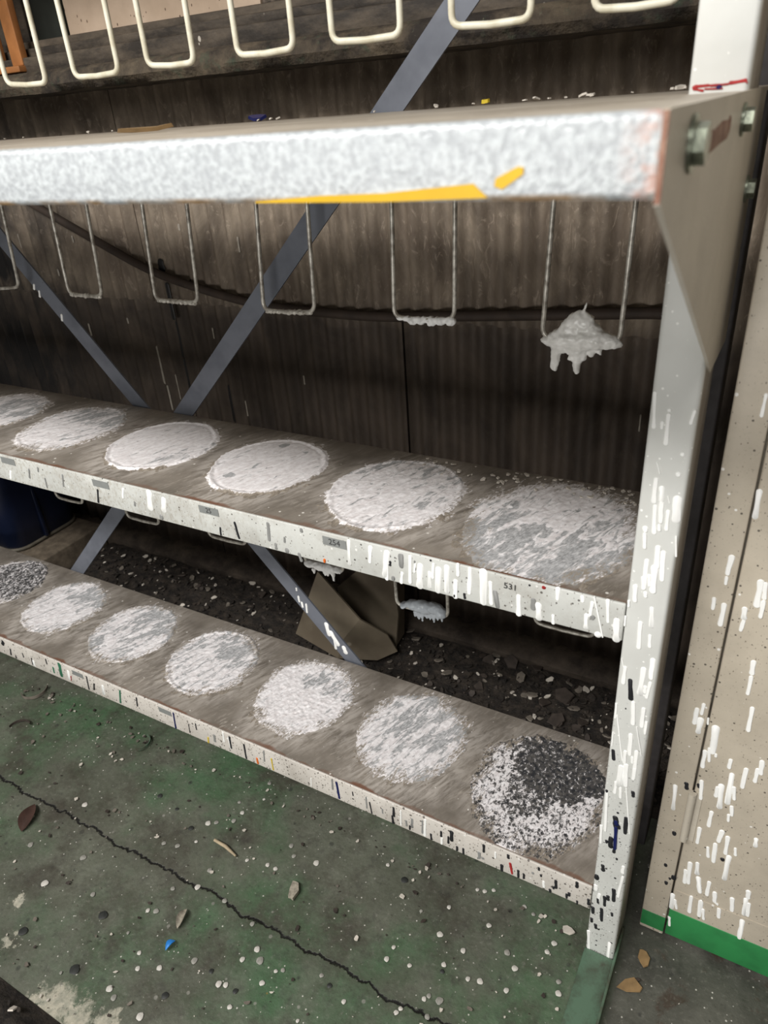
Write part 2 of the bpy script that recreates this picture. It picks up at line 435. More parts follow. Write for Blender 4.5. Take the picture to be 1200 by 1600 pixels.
c = n.mix(n.rng(fine, .44, .28, 0, .5), c, lin(44, 44, 40))
wx = n.noise(8, 5, .7, n.scale(n.P, 1, 0, 0)); wn = n.noise(60, 4, .7)
dy = n.math('ABSOLUTE', n.math('ADD', n.math('ADD', y, .2085), n.math('ADD', n.rng(wx, .3, .7, -.012, .012), n.rng(wn, .3, .7, -.003, .003))))
crack = n.math('MULTIPLY', n.rng(dy, .0034, .0012), n.rng(x, -.05, -.1))
c = n.mix(n.rng(dy, .03, .0, 0, .45), c, lin(70, 66, 58))
c = n.mix(crack, c, lin(20, 19, 17))
hgt = n.math('SUBTRACT', n.noise(28, 6, .6), n.math('MULTIPLY', crack, 1.5))
n.bump(hgt, .55, .006)
n.rough(n.rng(n.noise(20, 4), .3, .7, .38, .7))
M['floor'] = n.color(c)
n = NT('black_soil', .8)
n.bump(n.noise(60, 6, .7), .8, .01)
M['soil'] = n.color(n.mix(n.rng(n.noise(40, 6, .7), .4, .7), lin(28, 24, 21), lin(66, 58, 50)))
n = NT('curb_concrete', .8)
n.bump(n.noise(50, 5), .5, .005)
M['curb'] = n.color(n.mix(n.rng(n.noise(14, 6, .7), .4, .65), lin(54, 47, 41), lin(90, 80, 70)))
M['chip_grey'] = plain('grey_paint_chip', (120, 112, 102), .7, var=.4)
M['chip_dark'] = plain('dark_paint_chip', (66, 58, 52), .7, var=.4)
M['chip_white'] = plain('white_paint_chip', (214, 206, 194), .6, var=.25)
M['chip_tan'] = plain('tan_paint_chip', (150, 122, 84), .6, var=.3)
M['chip_blue'] = plain('bright_blue_paint_chip', (52, 138, 214), .45, var=.2)
M['leaf'] = plain('brown_leaf', (72, 50, 42), .6, var=.4, scale=40)
M['pale_leaf'] = plain('pale_dry_leaf', (172, 164, 148), .65, var=.5, scale=120)
M['twig'] = plain('pale_twig', (176, 160, 132), .7, var=.3)
M['bucket'] = plain('navy_plastic', (20, 27, 48), .35, var=.3, scale=12)
M['bucket_rim'] = plain('dusty_plastic_rim', (110, 104, 92), .6, var=.4, scale=30)
n = NT('dusty_slab', .8)
M['slab'] = n.color(n.mix(n.rng(n.noise(25, 6, .7), .4, .65), lin(92, 82, 70), lin(126, 114, 98)))
n = NT('brown_oily_sheet', .55)
c = n.mix(n.rng(n.noise(9, 5), .4, .65), lin(98, 88, 74), lin(118, 108, 92))
c = n.mix(n.math('MULTIPLY', n.spots(16, .8, .6), .7), c, lin(150, 140, 126))
M['sheet'] = n.color(c)

# ------------------------------------------------------------------ the setting
fl = MB()
x0, x1, y0, y1, nx, ny = -2.7, .75, -1.5, .72, 150, 100
vs = []
for j in range(ny + 1):
    for i in range(nx + 1):
        X = x0 + (x1 - x0) * i / nx; Y = y0 + (y1 - y0) * j / ny
        vs.append((X, Y, float(.003 * (fbm(X * 6, Y * 6, 3) - .5)) - .0015))
fl.add(vs, [(j * (nx + 1) + i, j * (nx + 1) + i + 1, (j + 1) * (nx + 1) + i + 1, (j + 1) * (nx + 1) + i) for j in range(ny) for i in range(nx)], 0, True)
fl.box(x0, x1, y0, y1, -.06, -.01)
A = [(265,115,10),(650,173,10),(676,170,8),(512,235,8),(555,243,9),(613,230,6),(757,140,8),(748,107,6),(842,48,7),(825,98,5),(910,243,9),(918,275,8),(988,297,11),(772,288,7),(836,303,8),(861,315,8),(655,320,9),(540,377,8),(488,447,10),(462,445,8),(702,415,9),(788,487,9),(140,360,13),(290,395,9),(435,578,8),(430,627,9),(498,625,10),(607,602,12),(757,598,10),(812,602,14),(803,567,11),(683,675,12),(705,678,10),(819,672,10),(718,747,9),(862,635,7),(884,632,8),(1005,648,8),(437,777,14),(342,690,12),(355,718,11),(1074,730,9),(930,790,7),(95,240,10),(260,280,11),(400,515,6),(190,640,6),(617,372,11),(730,165,9)]
B = [(439,434,8),(467,457,7),(328,492,9),(175,520,11),(532,548,10),(510,575,9),(409,626,11),(300,667,11),(382,695,10),(30,560,8),(8,597,10),(203,435,8),(292,380,7),(315,385,8),(343,382,7),(116,447,6),(52,752,8),(38,764,9),(135,778,10),(125,722,9),(140,712,9),(173,727,14),(247,571,10),(385,577,11),(262,659,9),(187,615,9),(546,668,9),(545,705,11),(80,617,8),(12,303,7)]
Dk = [(500,87,9),(597,188,10),(553,128,7),(322,460,16),(72,510,16),(233,630,18),(516,711,13),(735,697,10),(660,635,9),(1030,680,9),(1264,350,12),(1382,636,8)]
for lst, ox, mi in ((A, 0, 1), (B, 600, 1), (Dk, 0, 2)):
    for (u, v, r) in lst:
        p, t = at(ox + u / 2, 1200 + v / 2, 'z', 0); rr = r / 2 * t / FPX * .86
        k = 12; ph = RS.random() * 6
        ring = [(p[0] + rr * math.cos(a) * (1 + .12 * math.sin(2 * a + ph)), p[1] + rr * math.sin(a) * (1 + .12 * math.sin(3 * a + ph)), .0002) for a in [2 * math.pi * q / k for q in range(k)]]
        inn = [((q[0] - p[0]) * .88 + p[0], (q[1] - p[1]) * .88 + p[1], .0006) for q in ring]
        fl.add(ring + inn, [(q, (q + 1) % k, (q + 1) % k + k, q + k) for q in range(k)] + [tuple(range(k, 2 * k))], RS.choice((1, 1, 3)) if mi == 1 else mi, False)
floor = fl.build('floor', [M['floor'], M['tan_spot'], M['dark_spot'], M['grey_spot']])
structure(floor, 'green-grey painted concrete floor spattered with paint drops', 'floor')

# wall: corrugated sheets, the upper lapped over the lower, with joints
wl = MB()
pitch = .047
def sheet(xa, xb, za, zb, yy, mi=0):
    m = int((xb - xa) / pitch * 8); vs = []
    for i in range(m + 1):
        X = xa + (xb - xa) * i / m; o = yy + .0075 * math.cos(2 * math.pi * X / pitch)
        o -= .004 * (fbm(X * 3, .5, 9) - .5)
        vs += [(X, o, za), (X, o, zb), (X, o + .008, za), (X, o + .008, zb)]
    fs = []
    for i in range(m):
        a = 4 * i; b = a + 4
        fs += [(a, b, b + 1, a + 1), (a + 2, a + 3, b + 3, b + 2), (a, a + 2, b + 2, b), (a + 1, b + 1, b + 3, a + 3)]
    fs += [(0, 1, 3, 2), (4 * m, 4 * m + 2, 4 * m + 3, 4 * m + 1)]
    wl.add(vs, fs, mi, True)
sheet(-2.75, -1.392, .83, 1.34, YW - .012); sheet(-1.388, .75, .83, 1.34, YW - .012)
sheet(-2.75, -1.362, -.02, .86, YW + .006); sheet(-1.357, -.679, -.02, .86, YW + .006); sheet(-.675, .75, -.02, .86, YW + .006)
wl.box(-2.75, .75, YW + .03, YW + .07, -.02, 1.34, 0)
SPL = [(252,402,258,425,17,2),(262,440,275,500,11,2),(275,500,290,560,12,2),(290,560,308,645,12,2),(357,600,370,660,11,2),(300,435,303,450,6,2),(243,540,262,600,8,1),(262,600,275,640,5,1),(272,585,283,625,4,1),(370,370,373,395,5,1),(276,350,278,362,7,1),(28,365,36,388,7,1),(330,512,336,530,4,1),(1003,645,1000,672,4,1),(200,495,206,505,5,1),(137,505,143,525,6,1),(110,368,114,380,5,1),(475,585,480,600,4,1),(384,625,390,650,4,1),(40,500,44,590,22,2),(88,420,92,432,6,1)]
for (a, b_, c2, d2, wd, mi) in SPL:
    q, t = at(a, b_, 'y', YW - .012); lowr = q[2] < .83
    yy = (YW + .006 if lowr else YW - .012)
    q, t = at(a, b_, 'y', yy); q2, _ = at(c2, d2, 'y', yy)
    xm = (q[0] + q2[0]) / 2; q2[0] = q[0] = xm
    yy += .0075 * math.cos(2 * math.pi * xm / pitch) - .004 * float(fbm(xm * 3, .5, 9) - .5) - .0006
    q[1] = q2[1] = yy
    drip(wl, q, q2, wd * t / FPX * .8, (0, -1, 0), mi, .0008)
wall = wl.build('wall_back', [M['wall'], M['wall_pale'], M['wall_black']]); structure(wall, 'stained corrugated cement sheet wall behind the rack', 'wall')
b = MB(); b.prism([(.598, -.005), (.598, .03), (.628, .05), (.66, .052), (.66, -.005)], 'x', -2.75, .75)
structure(b.build('baseboard_back', M['curb']), 'low dirty concrete kerb at the foot of the corrugated wall', 'kerb')

# black beam under the window board, with uneven edge
bm_ = MB(); m = 160; vs = []; prof = [(.66, 1.302), (.475, 1.300), (.465, 1.314), (.470, 1.332), (.49, 1.341), (.66, 1.35)]
for i in range(m + 1):
    X = -2.75 + 3.5 * i / m
    for k, (yy, zz) in enumerate(prof):
        j = .008 * (fbm(X * 14, k * 3.3, 21) - .5)
        vs.append((X, yy + (j if 0 < k < 5 else 0), zz + j * .6))
K = len(prof)
fs = [(i * K + k, i * K + (k + 1) % K, (i + 1) * K + (k + 1) % K, (i + 1) * K + k) for i in range(m) for k in range(K)]
fs += [tuple(range(K)), tuple(m * K + k for k in range(K))[::-1]]
bm_.add(vs, fs, 0, True)
structure(bm_.build('trim_1', M['beam']), 'mossy black beam running along the wall above the worktop', 'beam')
r = MB(); r.box(-2.75, .75, .575, .70, 1.343, 1.378, 0, .004); r.box(-2.75, .75, .60, .70, 1.378, 1.396, 0, .003); r.box(-2.75, .75, .625, .70, 1.394, 1.412, 0, .003)
structure(r.build('trim_2', M['winrail']), 'stepped dark wooden rail above the mossy beam', 'rail')
r = MB(); r.box(-1.50, -.955, .66, .69, 1.405, 2.0)
structure(r.build('wall_board', M['board']), 'speckled beige board above the dark rail', 'wall')
r = MB(); r.box(-.953, .75, .665, .69, 1.405, 2.0)
structure(r.build('wall_panel', M['mottled']), 'dark wall panel with pale speckles right of the beige board', 'wall')
r = MB(); r.box(-1.60, -1.503, .645, .70, 1.36, 2.0, 0, .006);
structure(r.build('trim_3', M['dark_frame']), 'black upright frame left of the beige board', 'frame')
r = MB(); r.box(-2.75, -1.645, .665, .70, 1.40, 2.0)
structure(r.build('wall_corner', M['winrail']))

# ------------------------------------------------------------------ the rack
rack = tag(empty('paint_rack'), 'long grey steel paint rack with three crusted shelves and hanging wire hooks', 'rack')

def post(xa, xb, full):
    p = MB(); p.box(xa, xb, 0, PD, .0, 1.98, 0, .004)
    if full:
        nrm = (0, -1, 0); o = (900, 600, 4.85)
        wht = [(600,50,590,340,35),(710,180,705,215,40),(705,215,680,465,40),(655,275,650,345,30),(905,190,865,310,35),(615,590,638,680,8),(610,705,590,905,42),(650,770,645,900,45),(600,910,592,1140,40),(650,890,640,1060,45),(630,1060,632,1115,30),(700,950,683,1115,38),(770,840,755,1060,75),(697,845,710,905,8),(525,1075,525,1130,45),(522,1125,520,1250,35),(625,1220,610,1400,50),(540,1320,515,1560,45),(600,1370,580,1590,60),(665,1260,650,1500,45),(555,1440,555,1535,30),(455,1515,450,1600,35),(805,520,808,550,40),(775,670,775,700,40),(725,560,725,570,14),(760,1150,758,1310,15)]
        drips(p, 'y', 0, *o, wht, RI['white'], nrm)
        o = (860, 900, 4.85)
        wht = [(645,65,640,200,42),(705,0,705,105,35),(780,0,775,135,40),(720,115,722,165,35),(595,180,592,235,25),(770,230,765,395,40),(685,340,668,555,40),(755,440,752,545,32),(570,300,562,380,18),(570,680,550,820,35),(710,690,675,905,45),(780,620,760,790,45),(720,830,715,890,30),(760,800,725,930,30),(630,945,625,1130,38),(710,995,690,1150,38),(610,1190,600,1365,40),(500,960,490,1080,22),(570,1320,560,1420,30),(620,1365,620,1420,25),(655,1320,630,1540,35),(540,1430,510,1600,50),(575,1420,570,1600,45),(505,1050,545,1400,14),(655,1140,690,1360,8),(540,620,555,690,10),(475,1180,465,1290,14),(730,1100,715,1200,25)]
        drips(p, 'y', 0, *o, wht, RI['white'], nrm)
        drips(p, 'y', 0, *o, [(605,775,610,945,40),(475,1310,480,1400,32),(570,1000,572,1006,12)], RI['black'], nrm)
        o = (860, 1200, 4.85)
        wht = [(550,0,550,140,75),(500,100,485,195,30),(530,140,530,230,28),(640,0,625,90,30),(575,150,600,500,12),(430,170,415,480,30),(385,430,382,570,25),(550,820,510,980,25),(375,950,360,1010,30),(345,880,345,930,40),(290,1230,290,1385,28),(450,1320,435,1450,30),(555,740,545,800,30)]
        drips(p, 'y', 0, *o, wht, RI['white'], nrm)
        blk = [(425,165,430,185,22),(625,175,627,225,30),(505,335,515,345,20),(490,360,500,470,50),(515,430,525,465,25),(575,370,565,505,35),(460,520,455,610,40),(485,600,480,645,25),(425,545,425,570,25),(395,730,400,785,32),(350,805,350,850,38),(500,680,505,700,22),(480,915,478,1015,32),(435,965,437,1005,28),(410,970,410,1050,28),(360,985,360,1025,22),(320,1050,322,1105,28),(387,1060,387,1165,28),(312,1135,312,1170,24),(340,1180,345,1220,28),(465,1095,467,1125,22)]
        drips(p, 'y', -.0003, *o, blk, RI['black'], nrm)
        drips(p, 'y', -.0008, *o, [(495,390,500,440,40),(497,440,488,620,32)], RI['navy'], nrm)
        # red brush marks where the worktop meets the post
        for (a, b_, c_, d_, wd) in [(1083,136,1110,133,5),(1108,134,1140,131,4),(1138,130,1168,125,6),(1082,139,1100,142,4),(1165,126,1168,130,3),(1100,139,1130,138,3),(1081,138,1090,134,5)]:
            q, t = at(a, b_, 'y', 0); q2, _ = at(c_, d_, 'y', 0)
            drip(p, q, q2, wd * t / FPX, nrm, RI['red'], .0006)
        q, t = at(1118, 137, 'y', -.0004); q2, _ = at(1128, 135, 'y', -.0004); drip(p, q, q2, 7 * t / FPX, nrm, RI['navy'], .0006)
    return p.build('post', with_runs('post'), rack)
post(-W, 0, True); post(XL, XL + W, False)
for xa in (-W, XL):
    p = MB(); p.box(xa, xa + W, S - .05, S - .001, 0, 1.98, 0, .003); p.build('post', M['shaded_steel'], rack)

def rings_for(zs, z0, parent, specs, seed):
    """crusts of dried paint left by the tins: dense relief that dips into the steel where it breaks up"""
    for k, sp in enumerate(specs):
        cx, cy, r = sp['c']
        N = 230; ext = 1.25
        u = np.linspace(-ext, ext, N); U, V = np.meshgrid(u, u)
        X = cx + U * r; Y = cy + V * r
        sd = seed + k * 31
        ang = np.arctan2(V, U)
        # smear towards the front edge
        Vs = np.where(V < 0, V / (1 + sp.get('smear', .1)), V)
        rad = np.sqrt(U ** 2 + Vs ** 2) + .07 * (fbm(U * 3 + 5, V * 3, sd) - .5) + .05 * (fbm(U * 9, V * 9, sd + 5, 3) - .5)
        al = (U * .33 + V * .945); ac = (-U * .945 + V * .33)            # along and across the drag of the tins
        wv = .25 * (fbm(U * 3, V * 3, sd + 9, 2) - .5)
        st = fbm((ac + wv) * 13, al * 3.5, sd + 1, 2)                 # streaks
        gr = fbm(U * 17, V * 17, sd + 2, 2)                          # grains
        big = fbm(U * 2.2, V * 2.2, sd + 3, 3)
        disc = sst(1.02, .90, rad)
        halo = sst(1.22, .98, rad) * (1 - disc)
        rim = np.exp(-((rad - .93) / .03) ** 2) * sp.get('rim', .4) - .6 * np.exp(-((rad - .86) / .03) ** 2) * sp.get('rim', .4)
        rough = sp.get('rough', .5)
        cover = sp.get('cover', .8)
        h = disc * ((cover - .5) * 2.2 + rough * (st - .5) * 1.5 + sp.get('grain', .5) * (gr - .5) * 1.1 + rim) - (1 - disc) * .5
        h = h + halo * ((st - .5) * 1.6 + (gr - .5) * 1.2 + sp.get('scatter', .2) * .8)
        Z = np.clip(h, -.7, 1.8) * sp.get('th', .0022)
        edge = np.minimum.reduce([(Y - .004) / .004, (S - .003 - Y) / .004, (-W - .001 - X) / .004 if sp.get('post') else np.ones_like(X)])
        Z = np.where(edge < 0, -.002, Z)
        dark = np.zeros_like(U); grey = np.zeros_like(U); tan = np.zeros_like(U)
        if 'grey' in sp:
            for (gx, gy, gw, gh, ga) in sp['grey']:
                e = ((U - gx) / gw) ** 2 + ((V - gy) / gh) ** 2
                grey = np.maximum(grey, ga * sst(1.3, .5, e + 1.3 * (st - .5) + .8 * (gr - .5)))
        if 'dark' in sp:
            for (gx, gy, gw, gh, ga) in sp['dark']:
                e = ((U - gx) / gw) ** 2 + ((V - gy) / gh) ** 2 + .9 * (big - .5)
                dark = np.maximum(dark, ga * sst(1.3, .6, e + .8 * (gr - .5) + .8 * (st - .5)))
        grey = np.maximum(grey, sp.get('allgrey', 0) * sst(.40, .6, st * .6 + gr * .4))
        grey = np.maximum(grey, sst(.60, .30, .7 * st + .3 * gr) * sp.get('pits', .5))
        tan = sst(.88, 1.0, rad) * sst(.35, .6, big + .3 * (gr - .5)) * sst(.3, -.5, V) * sp.get('tan', .6) + halo * .45 + .25 * sst(.97, 1.02, rad)
        fade = sp.get('fade', .62)
        tan = np.maximum(tan, fade * sst(.62, 1.02, rad + .35 * (st - .5) + .25 * (big - .5)))
        # keep only what comes out of the steel
        zz = Z + z0
        vs = np.stack([X, Y, zz], -1).reshape(-1, 3)
        keep = (np.maximum.reduce([Z[:-1, :-1], Z[1:, :-1], Z[:-1, 1:], Z[1:, 1:]]) > -.0001) & (edge[:-1, :-1] > -.2) & (edge[1:, 1:] > -.2)
        jj, ii = np.nonzero(keep)
        q = np.stack([jj * N + ii, jj * N + ii + 1, (jj + 1) * N + ii + 1, (jj + 1) * N + ii], -1)
        used = np.unique(q); remap = -np.ones(N * N, int); remap[used] = np.arange(len(used))
        me = bpy.data.meshes.new('paint_ring'); me.from_pydata(vs[used].tolist(), [], remap[q].tolist())
        me.materials.append(M['crust'])
        at_ = me.color_attributes.new('layers', 'FLOAT_COLOR', 'POINT')
        colr = np.stack([dark, grey, np.clip(tan, 0, 1), np.ones_like(dark)], -1).reshape(-1, 4)[used]
        at_.data.foreach_set('color', colr.astype(np.float32).ravel())
        me.polygons.foreach_set('use_smooth', [True] * len(me.polygons)); me.update()
        o = bpy.data.objects.new('paint_ring', me); COL.objects.link(o); o.parent = parent
        if sp.get('label'): o['label'] = sp['label']

def shelf(z, h, yf, xr, lipmat, lip_runs, name='shelf', topmat='shelf', lipname='shelf_lip', lt=.0045, lr=.0019):
    s_ = MB(); s_.box(XL + .001, xr, yf + .003, S, z - .004, z, 0, .0012)
    s_.box(XL + .001, xr, S - .003, S, z - h, z - .002, 0)
    so = s_.build(name, M[topmat], rack)
    l = MB(); l.box(XL + .001, xr, yf, yf + lt, z - h, z + .0002, 0, lr)
    l.box(XL + .001, xr, yf + .003, yf + .018, z - h, z - h + .003, 0)
    if lip_runs: lip_runs(l)
    l.build(lipname, with_runs(lipmat), so)
    return so

# --- middle shelf
nf = (0, -1, 0)
def mid_runs(l):
    o = (600, 860, 3.158)
    drips(l, 'y', 0, *o, [(15,0,15,150,28),(90,105,85,165,20),(130,20,130,165,25),(155,60,150,110,15),(180,60,175,190,40),(225,100,225,190,25),(245,60,240,140,20),(270,80,265,215,35),(310,70,310,215,30),(365,60,365,130,25),(355,140,352,240,32),(425,80,420,220,28),(490,90,490,275,45),(525,150,530,270,25),(665,215,665,325,30),(860,180,855,250,26),(760,255,765,350,38),(835,315,835,365,20),(978,220,980,260,25),(1030,250,1015,330,22),(1000,310,995,390,25),(1038,225,1080,430,10),(1105,240,1105,360,22),(1150,330,1145,455,40),(1055,400,1055,430,35)], RI['white'], nf)
    drips(l, 'y', -.0003, *o, [(85,15,85,90,28),(150,50,155,100,10),(545,195,562,290,30),(737,235,735,297,30),(1030,320,1025,345,28),(45,125,45,150,25)], RI['grey'], nf)
    drips(l, 'y', -.0003, *o, [(30,55,30,60,14),(30,68,30,74,14),(230,48,230,50,12),(348,215,348,232,12),(395,210,400,240,14),(718,172,718,174,12)], RI['black'], nf)
    drips(l, 'y', -.0003, *o, [(785,178,790,188,22)], RI['red'], nf)
    o = (300, 760, 3.636)
    drips(l, 'y', 0, *o, [(430,200,440,315,28),(525,285,527,320,15),(475,320,480,360,22),(540,350,540,380,30),(605,375,625,430,22),(620,235,622,265,25),(1180,380,1185,460,28),(245,235,265,290,14)], RI['grey'], nf)
    drips(l, 'y', -.0003, *o, [(240,200,270,300,15),(160,230,165,280,14),(1125,425,1127,445,14)], RI['black'], nf)
    drips(l, 'y', -.0003, *o, [(752,410,755,435,18)], RI['orange'], nf)
    drips(l, 'y', 0, *o, [(890,300,895,450,24),(1015,335,1010,440,30),(1110,360,1095,520,45)], RI['white'], nf)
    o = (0, 680, 3.636)
    drips(l, 'y', 0, *o, [(165,190,170,245,14),(255,240,270,300,12),(215,180,218,210,14),(355,220,362,295,16),(765,375,767,405,16),(915,450,920,480,30)], RI['grey'], nf)
    drips(l, 'y', 0, *o, [(555,305,560,385,16)], RI['black'], nf)
    drips(l, 'y', 0, *o, [(845,310,855,430,45),(930,350,930,440,40),(60,200,62,250,20),(700,300,700,360,20)], RI['white'], nf)
mid = shelf(ZM, HM, 0, -W - .0006, 'lip', mid_runs)
R_ = .112
mid_specs = [
 dict(c=(-.178, .146, .124), post=1, cover=.84, rough=.8, grain=.8, rim=.05, smear=.3, scatter=.6, pits=.35, grey=[(.1, -.65, 1.5, .6, .75), (-.7, -.3, .5, .6, .55), (.1, .1, 1.2, 1, .34)], tan=.3, th=.0014, label='grey-white scraped ring of dried paint'),
 dict(c=(-.432, .154, .109), fade=.45, cover=.86, rough=.62, grain=.5, rim=.5, smear=.22, scatter=.45, pits=.35, grey=[(.55, -.05, .2, .5, .5), (.0, .6, .9, .35, .42)], tan=.9),
 dict(c=(-.682, .152, .106), fade=.3, cover=.97, rough=.3, grain=.25, rim=.7, smear=.08, scatter=.3, pits=.2, grey=[(-.2, .7, .12, .1, .8), (-.1, -.1, .1, .12, .7), (-.35, -.55, .14, .09, .7)], tan=1),
 dict(c=(-.930, .152, .107), fade=.3, cover=.97, rough=.3, grain=.25, rim=.7, smear=.08, scatter=.3, pits=.2, grey=[(.5, -.35, .35, .4, .4)], tan=1),
 dict(c=(-1.178, .152, .107), cover=.92, rough=.6, grain=.4, rim=.4, smear=.15, scatter=.4, pits=.4, grey=[(.1, .45, .8, .4, .6)], tan=.8),
 dict(c=(-1.425, .154, .108), cover=.88, rough=.65, grain=.4, rim=.4, smear=.15, scatter=.4, pits=.4, grey=[(.2, .2, .9, .6, .66)], tan=.6),
 dict(c=(-1.675, .154, .108), cover=.9, rough=.5, grain=.4, rim=.4, smear=.15, scatter=.4, pits=.4),
]
rings_for(None, ZM, mid, mid_specs, 100)

def number_plate(parent, xc, zc, w_, h_, text, plate=True):
    p = MB()
    if plate: p.box(xc - w_ / 2, xc + w_ / 2, -.0008, .0002, zc - h_ / 2, zc + h_ / 2, 0)
    if text:
        cu = bpy.data.curves.new('t', 'FONT'); cu.body = text; cu.size = h_ * .95; cu.align_x = 'CENTER'; cu.align_y = 'CENTER'; cu.extrude = .0002; cu.resolution_u = 3
        to = bpy.data.objects.new('t', cu); COL.objects.link(to)
        dg = bpy.context.evaluated_depsgraph_get(); me = bpy.data.meshes.new_from_object(to.evaluated_get(dg))
        vs = [(xc + v.co.x, -.0010 - v.co.z, zc + v.co.y) for v in me.vertices]
        p.add(vs, [tuple(f.vertices) for f in me.polygons], 1 if plate else 1)
        bpy.data.objects.remove(to); bpy.data.meshes.remove(me)
    o = p.build('number_label', [M['sticker'], M['ink']], parent)
    o['label'] = ('grey label reading ' + text) if (text and plate) else ('printed number ' + text if text else 'worn grey label')
    return o
number_plate(mid, -.452, ZM - .0135, .040, .014, '254')
number_plate(mid, -.187, ZM - .0145, .030, .013, '531', False)
number_plate(mid, -.688, ZM - .0115, .040, .013, '25')
number_plate(mid, -.934, ZM - .0115, .040, .013, None)
number_plate(mid, -1.186, ZM - .0105, .040, .013, None)

# --- low shelf
def low_runs(l):
    o = (0, 990, 3.87)
    drips(l, 'y', 0, *o, [(20,45,15,70,30),(62,90,68,130,14),(95,130,100,150,10),(135,115,145,145,8),(190,145,200,190,8),(275,150,285,185,10),(522,255,540,340,14),(825,385,832,440,12),(1140,545,1150,600,8),(570,300,570,340,12)], RI['black'], nf)
    drips(l, 'y', 0, *o, [(1047,475,1065,575,14)], RI['navy'], nf)
    drips(l, 'y', 0, *o, [(355,175,375,265,35),(320,200,330,240,15),(725,340,730,420,14)], RI['green_run'], nf)
    drips(l, 'y', 0, *o, [(430,255,432,285,8)], RI['red'], nf)
    drips(l, 'y', 0, *o, [(410,220,420,280,25),(200,160,210,200,20),(620,310,630,370,25)], RI['white'], nf)
    o = (300, 1130, 3.75)
    drips(l, 'y', 0, *o, [(218,75,232,150,16),(303,120,320,210,16),(1040,460,1055,530,10),(1180,490,1185,550,16),(1175,550,1185,590,12),(940,400,945,425,8),(20,0,28,40,10)], RI['black'], nf)
    drips(l, 'y', 0, *o, [(845,340,865,445,18)], RI['navy'], nf)
    drips(l, 'y', 0, *o, [(380,200,388,240,18)], RI['orange'], nf)
    drips(l, 'y', 0, *o, [(465,205,478,275,10),(95,80,98,115,10)], RI['yellow'], nf)
    drips(l, 'y', 0, *o, [(130,65,135,110,20),(820,325,825,390,14),(420,160,425,225,12),(1020,430,1025,500,12),(1115,500,1118,530,12)], RI['grey'], nf)
    drips(l, 'y', 0, *o, [(180,50,190,110,14),(698,320,700,370,8),(210,80,228,150,8)], RI['white'], nf)
    o = (600, 1240, 3.53)
    drips(l, 'y', -.0002, *o, [(52,80,52,125,14),(45,120,50,165,12),(315,205,315,240,16),(372,205,372,265,26),(355,235,355,275,14),(258,220,262,255,14),(403,290,403,315,14),(437,300,438,335,14),(550,280,550,325,18),(143,175,143,200,12),(685,335,686,360,18),(650,390,650,430,20),(740,420,741,465,16),(770,440,771,470,14),(853,405,855,425,16),(865,445,867,460,14),(948,475,948,525,20),(935,510,935,528,18),(915,525,917,545,16),(1022,545,1020,565,18),(1007,550,1007,580,16),(1065,485,1063,520,22),(1128,580,1128,615,18),(1065,590,1065,610,12)], RI['black'], nf)
    drips(l, 'y', 0, *o, [(695,380,708,445,16)], RI['red'], nf)
    drips(l, 'y', 0, *o, [(155,135,155,190,18),(122,145,125,180,15),(212,145,212,220,14),(545,350,545,360,20),(525,320,525,360,20),(820,430,822,445,18)], RI['grey'], nf)
    drips(l, 'y', 0, *o, [(92,90,95,175,12),(228,140,225,235,20),(320,240,318,280,18),(615,320,615,355,14),(880,480,882,520,18)], RI['white'], nf)
low = shelf(ZB, HB, 0, -W - .0006, 'lip_speckled', low_runs)
low_specs = [
 dict(c=(-.178, .146, .119), post=1, cover=.86, rough=.3, grain=.6, rim=.15, smear=.25, scatter=.35, pits=.15, dark=[(0, 0, 1.6, 1.4, .44), (.15, .42, .80, .62, .86), (-.1, -.05, .40, .7, .66), (0, -1.1, 1.6, .5, .52)], fade=.8, tan=.2, th=.0010, label='black and white speckled ring of dried paint'),
 dict(c=(-.437, .160, .108), cover=.86, rough=.35, grain=.7, rim=.2, smear=.15, scatter=.35, pits=.2, grey=[(0, 0, 1.4, 1.2, .42), (.25, .35, .9, .7, .66)], tan=.3, th=.0012, label='pale grey mottled ring of dried paint'),
 dict(c=(-.690, .158, .106), cover=.84, rough=.6, grain=.8, rim=.25, smear=.12, scatter=.45, pits=.25, grey=[(.3, .4, .6, .5, .5)], tan=.3),
 dict(c=(-.943, .158, .107), cover=.80, rough=.8, grain=.5, rim=.6, smear=.06, scatter=.3, pits=.5, grey=[(.35, .5, .8, .5, .7), (-.1, .0, 1.1, .7, .40)], tan=.4),
 dict(c=(-1.193, .158, .107), cover=.82, rough=.8, grain=.5, rim=.3, smear=.1, scatter=.3, pits=.5, grey=[(.3, .5, .9, .55, .7), (-.6, -.7, .4, .3, .8), (0, 0, 1.2, 1.2, .36)], tan=.4),
 dict(c=(-1.443, .158, .107), cover=.84, rough=.75, grain=.5, rim=.3, smear=.06, scatter=.3, pits=.4, grey=[(.3, .5, .8, .4, .65), (0, 0, 1.2, 1.2, .3)], tan=.4),
 dict(c=(-1.690, .168, .107), cover=.85, rough=.7, grain=.5, rim=.4, smear=.06, scatter=.2, pits=.4, dark=[(.1, .1, 1.1, 1.0, .66)], tan=.3),
]
rings_for(None, ZB, low, low_specs, 400)
p1, _ = at(258, 1112, 'y', 0); number_plate(low, p1[0], ZB - .014, .036, .013, None)
p1, _ = at(122, 1055, 'y', 0); number_plate(low, p1[0], ZB - .014, .036, .013, None)

